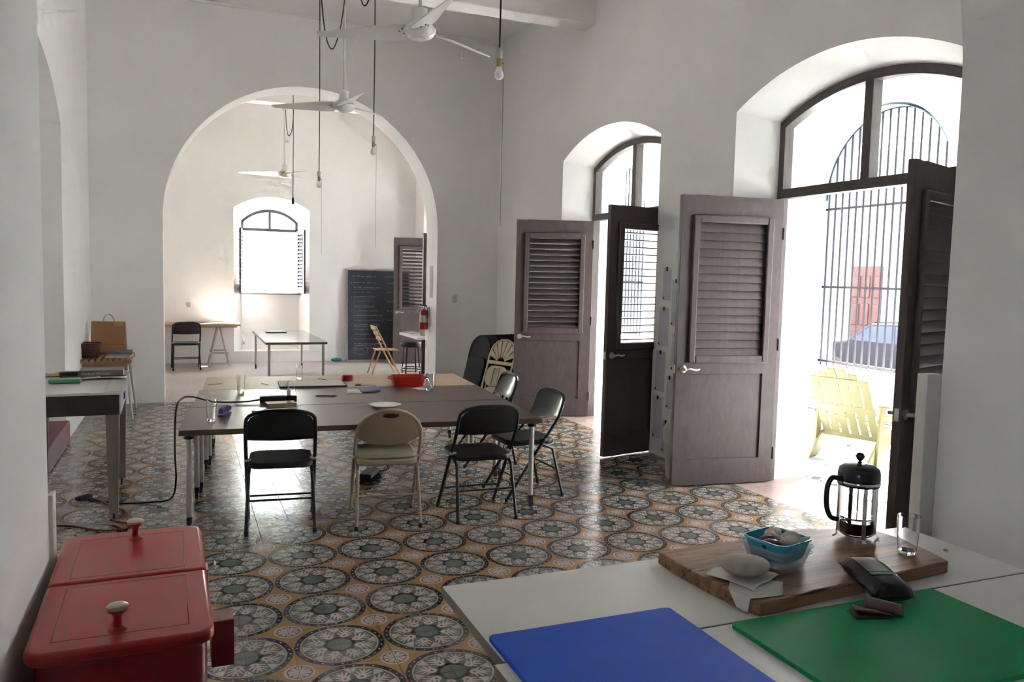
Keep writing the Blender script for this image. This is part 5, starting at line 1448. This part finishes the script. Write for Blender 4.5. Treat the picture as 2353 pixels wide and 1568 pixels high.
# ------------------------------------------------------------------ things on the enamel table
ZE = 0.8582
def book(loc, rz, w, d, h, cover, pages, label, group=None):
    """spine faces -y, width w along x, depth d along y"""
    root = empty('book', loc, rz, label, 'book', group)
    MB().box(-w/2, w/2, -d/2, d/2, h-0.003, h).build('cover', cover, root, bevel=0.001); MB().box(-w/2, w/2, -d/2, d/2, 0, 0.003).build('cover', cover, root, bevel=0.001)
    MB().box(-w/2, w/2, -d/2-0.002, -d/2+0.002, 0, h).build('spine', cover, root, bevel=0.001); MB().box(-w/2+0.004, w/2-0.004, -d/2+0.002, d/2-0.006, 0.003, h-0.003).build('pages', pages, root)
    return root
M_PG = plain('book_pages', '#b5aea4', 0.85)
bk = book((-0.558, 6.50, ZE+0.002), math.radians(1), 0.285, 0.23, 0.050, plain('grey_book_cover', '#6d645f', 0.4), M_PG, 'thick grey art book titled Radical Women on the enamel table')
textmesh('title', 'Radical Women', 0.028, plain('pale_lettering', '#b9b4ae', 0.6), bk, (-0.03, -0.1175, 0.026), (PI/2, 0, 0), 0.0003)
textmesh('cover_title', 'RADICAL', 0.055, plain('pale_lettering', '#b9b4ae', 0.6), bk, (0.0, -0.02, 0.0504), (0, 0, 0), 0.0003)
def opn(u, v): return (-0.66+0.27*u, 6.27+0.14*v+0.01*u, ZE+0.002+0.010*math.sin(PI*u)*(1-v*0.3))
sheet('magazine', opn, 10, 3, plain('glossy_page', '#a9a5a0', 0.35, var=0.1, vscale=40), 'open magazine under the thick grey art book', 'magazine', 0.004)
pencil((-0.47, 6.33, ZE+0.014), math.radians(8), 0.17, plain('dark_pencil', '#2a2a2c', 0.4), 'black pencil lying on the open magazine')
pencil((-0.895, 6.46, ZE), math.radians(4), 0.17, plain('brown_pencil', '#4b352c', 0.5), 'dark brown pencil at the pier side of the enamel table')
spg = MB().box(-0.095, 0.095, -0.045, 0.045, 0, 0.028).build('sponge', plain('mint_green_sponge', '#5d9471', 0.8, bump=0.4, bscale=200), loc=(-0.757, 6.16, ZE), rot=(0, 0, 0.02), bevel=0.006); tag(spg, 'mint green flat sponge on the enamel table', 'sponge')
bx = empty('pastel_box', (-0.762, 6.42, ZE), math.radians(2), 'small black and red box on the enamel table', 'box')
MB().box(-0.056, 0.056, -0.035, 0.035, 0, 0.014).build('tray', plain('dark_red_card', '#7b1f2a', 0.5), bx); MB().box(-0.058, 0.058, -0.037, 0.037, 0.0145, 0.044).build('lid', plain('black_card', '#1c151b', 0.4), bx, bevel=0.002)
ev = empty('paper_folder', (-0.80, 6.58, ZE), math.radians(8), 'orange and yellow paper folder behind the black and red box', 'paper')
MB().add([(-0.12, -0.06, 0), (-0.02, -0.06, 0), (-0.02, 0.12, 0), (-0.07, 0.12, 0), (-0.12, -0.06, 0.006), (-0.02, -0.06, 0.006), (-0.02, 0.12, 0.006), (-0.07, 0.12, 0.006)], [(0, 3, 2, 1), (4, 5, 6, 7), (0, 1, 5, 4), (1, 2, 6, 5), (2, 3, 7, 6), (3, 0, 4, 7)]).build('yellow_flap', plain('ochre_paper', '#b98a3c', 0.7), ev)
MB().box(-0.05, 0.14, 0.0, 0.16, 0.006, 0.010).build('orange_sheet', plain('orange_paper', '#b5793e', 0.7), ev)

# ------------------------------------------------------------------ things on the slatted table
ZS = ZST+0.0006
M_WICK = NT('dark_wicker')
_co = M_WICK.coord('Object'); _w = M_WICK.n('ShaderNodeTexWave'); _w.inputs['Scale'].default_value = 18; _w.bands_direction = 'Z'; M_WICK.l(_co, _w.inputs[0])
M_WICK.bsdf(M_WICK.mix(_w.outputs[1], hexc('#3a2319'), hexc('#5d3a2a')), 0.6, 0, _w.outputs[1], 0.6, 0.006)
bs = empty('basket', (-0.955, 9.76, ZS), 0, 'dark brown round basket on the slatted table', 'basket')
MB().lathe([(0.0, 0.0), (0.075, 0.0), (0.080, 0.005), (0.115, 0.155), (0.120, 0.165), (0.110, 0.166), (0.105, 0.155), (0.074, 0.010), (0.0, 0.008)], 32).build('bowl', M_WICK.m, bs, smooth=40)
for z_, r_ in ((0.162, 0.118), (0.105, 0.105), (0.055, 0.0935)):
    MB().tube([(r_*math.cos(2*PI*k/32), r_*math.sin(2*PI*k/32), z_) for k in range(32)], 0.005, 6, closed=True).build('band', M_WICK.m, bs, smooth=True)
bg = empty('paper_bag', (-0.80, 10.16, ZS), math.radians(-2), 'brown kraft paper bag with twine handles on the slatted table', 'bag')
M_KRAFT = plain('kraft_paper', '#9c7050', 0.75, var=0.08, vscale=5, bump=0.25, bscale=18)
vs = [(-0.18, -0.07, 0), (0.18, -0.07, 0), (0.18, 0.07, 0), (-0.18, 0.07, 0), (-0.178, -0.06, 0.13), (0.178, -0.06, 0.13), (0.178, 0.06, 0.13), (-0.178, 0.06, 0.13), (-0.172, -0.035, 0.375), (0.172, -0.035, 0.37), (0.172, 0.035, 0.37), (-0.172, 0.035, 0.375)]
m = MB(); m.add(vs, [(0, 3, 2, 1)]+[(a+k, a+(k+1) % 4, a+4+(k+1) % 4, a+4+k) for a in (0, 4) for k in range(4)])
b_ = m.build('body', M_KRAFT, bg); b_.modifiers.new('thick', 'SOLIDIFY').thickness = 0.002
MB().box(-0.176, 0.176, -0.0625, -0.0615, 0.112, 0.118).build('crease', plain('kraft_shade', '#7f5a40', 0.8), bg)
MB().box(0.06, 0.15, -0.045, -0.037, 0.33, 0.378).build('folded_lip', plain('kraft_light', '#b08a6a', 0.8), bg)
for y in (-0.035, 0.035):
    MB().tube(smooth_path([(-0.055, y, 0.36), (-0.045, y, 0.42), (0.0, y, 0.455), (0.045, y, 0.42), (0.055, y, 0.36)], 5), 0.003, 6).build('handle', plain('twine', '#a58a6d', 0.8), bg, smooth=True)
book((-0.665, 9.86, ZS), math.radians(-6), 0.24, 0.30, 0.020, plain('white_book', '#b9b5ae', 0.5), M_PG, 'white paperback at the bottom of the pile beside the basket', 'books on the slatted table')
book((-0.665, 9.875, ZS+0.0205), math.radians(-3), 0.24, 0.30, 0.016, plain('red_white_book', '#a09189', 0.5, var=0.2, vscale=9), M_PG, 'reddish paperback in the middle of the pile beside the basket', 'books on the slatted table')
book((-0.670, 9.89, ZS+0.037), math.radians(2), 0.25, 0.31, 0.022, plain('dark_photo_cover', '#5d6067', 0.35, var=0.4, vscale=8), M_PG, 'dark photo-covered book on top of the pile beside the basket', 'books on the slatted table')

# ------------------------------------------------------------------ papers and bin at the pier between the doorways
def text_sheet_mat():
    t = NT('printed_sheet'); co = t.coord('Object')
    sp = t.n('ShaderNodeSeparateXYZ'); t.l(co, sp.inputs[0])
    ln = t.math('SINE', t.math('MULTIPLY', sp.outputs[2], 420.0))
    wd = t.noise(55.0, 2, 0.5, co)
    ms = t.math('MULTIPLY', t.ramp(ln, 0.1, 0.6), t.ramp(wd, 0.42, 0.55))
    col = t.mix(t.math('MULTIPLY', ms, 0.45), (0.62, 0.62, 0.66), (0.32, 0.32, 0.36))
    t.bsdf(col, 0.8); return t.m
M_SHEET = text_sheet_mat(); M_CLIP = plain('black_clip', '#17171a', 0.4)
spots = [(6.325, 1.62, 0.125, 0.30), (6.170, 1.45, 0.125, 0.42), (6.355, 1.22, 0.16, 0.36), (6.150, 1.00, 0.11, 0.34), (6.385, 0.80, 0.16, 0.38), (6.215, 0.62, 0.10, 0.30), (6.400, 0.36, 0.15, 0.40), (6.250, 0.20, 0.12, 0.30)]
rows = ['topmost', 'second', 'third', 'fourth', 'fifth', 'sixth', 'seventh', 'lowest']
for i, (y, z, w, h) in enumerate(spots):
    root = empty('pinned_sheet', (XR-0.002, y, z), 0, 'printed paper sheet with black clip on the pier, %s from the top' % rows[i], 'paper', 'sheets pinned between the doorways')
    MB().box(-0.0015, 0.0, -w/2, w/2, -h/2, h/2).build('sheet', M_SHEET, root)
    MB().box(-0.009, 0.0, -0.010, 0.010, h/2-0.03, h/2+0.008).build('clip', M_CLIP, root, bevel=0.002)
    MB().box(-0.006, 0.0, w/2-0.020, w/2-0.006, -h/2+0.01, -h/2+0.03).build('clip', M_CLIP, root, bevel=0.002)
M_BIN = plain('white_bin_plastic', '#a8a49c', 0.55, var=0.08, vscale=6)
bn = empty('waste_bin', (3.86, 5.60, 0), 0, 'tall white waste bin with a crumpled liner behind the nearest door leaf', 'bin')
MB().lathe([(0.0, 0.0), (0.115, 0.0), (0.118, 0.01), (0.140, 0.40), (0.145, 0.405), (0.135, 0.406), (0.112, 0.012), (0.0, 0.010)], 28).build('pail', M_BIN, bn, smooth=40)
ln_ = MB(); rr = random.Random(9); vs = []; n = 28
for i, (r_, z) in enumerate(((0.148, 0.30), (0.150, 0.40), (0.125, 0.46), (0.085, 0.50))):
    for k in range(n):
        q = r_*(1+rr.uniform(-0.05, 0.05)); vs.append((q*math.cos(2*PI*k/n), q*math.sin(2*PI*k/n), z+rr.uniform(-0.012, 0.012)))
ln_.add(vs, [(i*n+k, i*n+(k+1) % n, (i+1)*n+(k+1) % n, (i+1)*n+k) for i in range(3) for k in range(n)])
ln_.build('liner', plain('white_liner', '#b5b1aa', 0.6), bn, smooth=60)

# ------------------------------------------------------------------ end room
# work table
fd = empty('work_table', (1.06, 11.72, 0), 0, 'grey-topped narrow work table standing in the end room', 'table')
M_GTOP = plain('grey_brown_laminate', '#6d6562', 0.16, var=0.05)
MB().box(0, 0.86, 0, 2.40, 0.61, 0.645).build('top', M_GTOP, fd, bevel=0.003)
for (x, y) in ((0.05, 0.06), (0.81, 0.06), (0.05, 2.34), (0.81, 2.34)):
    lg = MB().tube([(x, y, 0.08), (x, y, 0.61)], 0.019, 10).build('leg', M_LEG, fd, smooth=True)
    MB().lathe([(0.0, -0.012), (0.03, -0.012), (0.03, 0.012), (0.0, 0.012)], 12, (x, y, 0.031), 'x').build('caster', M_CAST, lg)
    MB().tube([(x, y, 0.03), (x, y, 0.09)], 0.014, 8).build('caster_stem', M_CAST, lg)
lp = empty('laptop', (1.40, 13.70, 0.6455), math.radians(2), 'closed dark laptop on the grey-topped table', 'laptop')
MB().box(-0.16, 0.16, -0.11, 0.11, 0, 0.010).build('base', plain('dark_laptop', '#2b2b30', 0.4), lp, bevel=0.003); MB().box(-0.16, 0.16, -0.11, 0.11, 0.0105, 0.017).build('lid', plain('dark_laptop', '#2b2b30', 0.4), lp, bevel=0.003)
# trestle table
tt = empty('trestle_table', (0.0, 14.74, 0), 0, 'long wooden trestle table along the end wall in the sun', 'table')
MB().box(-0.98, 0.89, -0.32, 0.32, 0.70, 0.73).build('top', wood('honey_pine', '#b08a60', '#c29c72', 6, 0.5, (1, 10, 10)), tt, bevel=0.003)
for x in (0.55, -0.65):
    tq = MB().box(x-0.30, x+0.30, -0.02, 0.02, 0.655, 0.70).build('trestle', M_WLEG, tt)
    for y in (-0.25, 0.25):
        for s in (-1, 1):
            MB().tube([(x+s*0.02, y*0.55, 0.68), (x+s*0.17, y, 0.0)], 0.016, 8).build('leg', M_WLEG, tq, smooth=True)
        MB().box(x-0.15, x+0.15, y-0.012, y+0.012, 0.22, 0.25).build('stretcher', M_WLEG, tq)
def roll(u, v): return (0.32+0.52*u, 14.47+0.40*v, 0.7312+0.018*u*(1-u)*4*0.3+0.03*max(0, 0.15-u))
sheet('paper_sheet', roll, 8, 4, plain('white_paper', '#b9b7b4', 0.8), 'white paper spread in the sun on the trestle table', 'paper', 0.002)
o = MB().box(-0.13, 0.13, -0.10, 0.10, 0, 0.02).build('paper_stack', plain('white_paper', '#b9b7b4', 0.8), loc=(0.18, 14.86, 0.7305), rot=(0, 0, 0.1)); tag(o, 'stack of pale papers at the back of the trestle table', 'paper')
def hang(u, v): return (0.894+0.05*v*v+0.03*v*u, 14.52+0.16*u+0.02*v, 0.735-0.36*v)
sheet('hanging_sheet', hang, 4, 8, plain('yellow_kraft', '#b99c62', 0.7), 'yellow paper hanging off the end of the trestle table', 'paper', 0.001)
o = MB().box(-0.03, 0.03, -0.02, 0.0, -0.04, 0.04).build('power_outlet', plain('outlet_plate', '#b5b0a8', 0.5), loc=(0.07, Y_END, 1.03)); tag(o, 'wall outlet above the trestle table', 'outlet')
# chalkboard leaning on the end wall
cb = empty('chalkboard', (2.80, 14.93, 0.0), 0, 'tall dark chalkboard covered in faint writing leaning on the end wall', 'chalkboard', rot=(math.radians(-3.5), 0, 0))
M_SLATE = NT('slate_board'); _co = M_SLATE.coord('Object'); _n = M_SLATE.noise(3.0, 5, 0.7, _co)
M_SLATE.bsdf(M_SLATE.mix(M_SLATE.ramp(_n, 0.4, 0.8), (0.028, 0.034, 0.042), (0.065, 0.072, 0.080)), 0.6)
MB().box(0.02, 1.20, -0.010, 0.010, 0.03, 1.71).build('slate', M_SLATE.m, cb)
M_ALU = plain('aluminium_trim', '#a7a9ab', 0.4, 0.6)
for (a, b, c, d) in ((0.0, 0.025, 0.0, 1.735), (1.195, 1.22, 0.0, 1.735), (0.025, 1.195, 0.0, 0.03), (0.025, 1.195, 1.71, 1.735)):
    MB().box(a, b, -0.013, 0.013, c, d).build('frame', M_ALU, cb)
M_CHALK = plain('chalk', '#b4b6b7', 1.0, var=0.2, vscale=40)
rr = random.Random(21)
wr = MB()
def scribble(x, z, L, h):
    n = int(L/0.012)
    pts = []
    for k in range(n):
        if rr.random() < 0.09 and len(pts) > 1:
            wr.tube(pts, 0.0034, 4); pts = []
            continue
        pts.append((x+0.012*k, -0.0115, z+h*(0.5*math.sin(k*2.1)+0.5*rr.uniform(-1, 1))))
    if len(pts) > 1: wr.tube(pts, 0.0034, 4)
scribble(0.12, 1.60, 0.46, 0.022); scribble(0.72, 1.60, 0.22, 0.02)
zz = 1.48
for k in range(15):
    scribble(0.14, zz, rr.uniform(0.32, 0.60), 0.016)
    if k % 3 == 0: wr.tube([(0.095, -0.0115, zz), (0.105, -0.0115, zz)], 0.006, 5)
    if k % 2 == 0 and zz > 0.7: scribble(0.76, zz, 0.26, 0.014)
    if k % 4 == 1: wr.tube([(0.14, -0.0115, zz-0.035), (0.55, -0.0115, zz-0.03)], 0.0018, 4)
    zz -= 0.088
wr.tube([(0.26+0.14*math.cos(2*PI*k/20), -0.0115, 0.21+0.09*math.sin(2*PI*k/20)) for k in range(20)], 0.0018, 4, closed=True)
scribble(0.18, 0.22, 0.16, 0.02)
w_ = wr.build('chalk_writing', M_CHALK, cb); w_['kind'] = 'stuff'
o = blob(MB(), (0, 0, 0), 0.10, 0.05, 0.030, 8, 0.15).build('turquoise_cloth', plain('turquoise_rag', '#2f7f86', 0.8, bump=0.4, bscale=40), loc=(2.62, 15.0, 0.031), smooth=True); tag(o, 'crumpled turquoise cloth on the floor by the chalkboard', 'cloth')
# wooden folding chair seen from the side
wc = empty('wooden_folding_chair', (3.03, 12.95, 0), math.radians(-90), 'pale wooden slatted folding chair in the end room', 'chair')
M_BEECH = wood('pale_beech', '#b08e66', '#c3a27a', 7, 0.5, (8, 8, 1))
for s in (-1, 1):
    MB().tube([(s*0.19, -0.17, 0.80), (s*0.19, 0.24, 0.0)], 0.015, 6).build('long_leg', M_BEECH, wc)
    MB().tube([(s*0.165, -0.22, 0.0), (s*0.165, -0.08, 0.42)], 0.014, 6).build('short_leg', M_BEECH, wc)
for k in range(5):
    MB().box(-0.18, 0.18, -0.13+0.075*k, -0.075+0.075*k, 0.40, 0.416).build('seat_slat', M_BEECH, wc, bevel=0.002)
for k in range(3):
    z = 0.60+0.085*k; y = -0.17+0.41*(0.80-z)/0.80
    MB().box(-0.19, 0.19, y-0.012, y+0.004, z-0.03, z+0.03).build('back_slat', M_BEECH, wc, bevel=0.002)
MB().tube([(-0.19, 0.17, 0.14), (0.19, 0.17, 0.14)], 0.010, 6).build('stretcher', M_BEECH, wc); MB().tube([(-0.165, -0.18, 0.12), (0.165, -0.18, 0.12)], 0.010, 6).build('stretcher', M_BEECH, wc)
# stool
sl = empty('bar_stool', (3.50, 12.93, 0), 0, 'round black padded stool tucked beside the white topped table', 'stool')
MB().lathe([(0.0, 0.45), (0.165, 0.45), (0.178, 0.465), (0.180, 0.50), (0.165, 0.535), (0.10, 0.548), (0.0, 0.55)], 28).build('seat', M_BLACKPAD, sl, smooth=50)
for k in range(4):
    a = PI/4+PI/2*k
    MB().tube([(0.10*math.cos(a), 0.10*math.sin(a), 0.452), (0.135*math.cos(a), 0.135*math.sin(a), 0.43), (0.17*math.cos(a), 0.17*math.sin(a), 0.0)], 0.012, 8).build('leg', M_BLACK, sl, smooth=True)
for z, r_ in ((0.10, 0.163), (0.06, 0.167)):
    MB().tube([(r_*math.cos(2*PI*k/28), r_*math.sin(2*PI*k/28), z) for k in range(28)], 0.009, 6, closed=True).build('foot_ring', M_BLACK, sl, smooth=True)
# white topped table behind the arch pier
ct = empty('white_topped_table', (3.15, 11.32, 0), 0, 'white topped table half hidden behind the arch pier', 'table')
MB().box(0, 0.95, 0, 1.05, 0.70, 0.735).build('top', M_WTOP, ct, bevel=0.003)
MB().box(0.42, 0.54, 0.46, 0.58, 0.03, 0.70).build('pedestal', M_PSB, ct, bevel=0.005); MB().box(0.15, 0.80, 0.20, 0.85, 0.0, 0.03).build('foot_plate', M_PSB, ct, bevel=0.005)
o = MB().lathe([(0.0, 0.0), (0.038, 0.0), (0.042, 0.01), (0.042, 0.115), (0.038, 0.118), (0.036, 0.01), (0.0, 0.008)], 20).build('cream_cup', plain('cream_china', '#b7ab90', 0.35), loc=(3.36, 11.75, 0.7355), smooth=40); tag(o, 'cream cup on the white topped table', 'cup')
o = MB().box(-0.10, 0.10, -0.13, 0.13, 0, 0.012).build('paper_stack', plain('white_paper', '#b9b7b4', 0.8), loc=(3.30, 12.22, 0.7355), rot=(0, 0, 0.2)); tag(o, 'white papers at the corner of the white topped table', 'paper')
pencil((3.36, 11.55, 0.7355), 0.4, 0.15, plain('dark_pencil', '#2a2a2c', 0.4), 'dark pen on the white topped table', cat='pen')
# fire extinguisher on the arch jamb
fe = empty('fire_extinguisher', (3.172, 11.05, 0.875), 0, 'red fire extinguisher hung on the arch jamb', 'fire extinguisher')
M_FRED = plain('extinguisher_red', '#9f1c22', 0.3, var=0.04, coat=0.3)
MB().lathe([(0.0, 0.0), (0.055, 0.0), (0.060, 0.008), (0.060, 0.235), (0.050, 0.265), (0.022, 0.283), (0.020, 0.30), (0.0, 0.30)], 28).build('cylinder', M_FRED, fe, smooth=40)
MB().lathe([(0.0608, 0.10), (0.0612, 0.101), (0.0612, 0.20), (0.0608, 0.201)], 28).build('label', plain('extinguisher_label', '#b0a99a', 0.5, var=0.2, vscale=30), fe, smooth=40)
MB().box(-0.018, 0.018, -0.018, 0.018, 0.30, 0.33).build('valve', M_STEEL, fe, bevel=0.004)
MB().prism([(-0.06, 0.335), (0.03, 0.328), (0.03, 0.340), (-0.06, 0.352)], -0.010, 0.010, Matrix(((1, 0, 0, 0), (0, 0, 1, 0), (0, 1, 0, 0), (0, 0, 0, 1)))).build('lever', M_PSB, fe); MB().tube(smooth_path([(0.0, -0.018, 0.315), (0.02, -0.06, 0.34), (0.03, -0.066, 0.24), (0.028, -0.068, 0.16)], 5), 0.008, 6).build('hose', M_PSB, fe, smooth=True)
MB().tube([(-0.018, 0.0, 0.315), (-0.055, -0.01, 0.315), (-0.105, -0.02, 0.245)], [0.010, 0.014, 0.022], 8).build('horn', plain('grey_horn', '#a39f9a', 0.5), fe, smooth=True)
MB().box(0.055, 0.073, -0.02, 0.02, 0.18, 0.32).build('bracket', M_STEEL, fe)
o = MB().box(3.2405, 3.2435, 10.88, 11.02, 1.33, 1.78).build('pale_strip', plain('white_paper', '#b9b7b4', 0.8)); tag(o, 'narrow white strip on the arch jamb above the extinguisher', 'paper')  # narrow pale strip set just off the jamb face
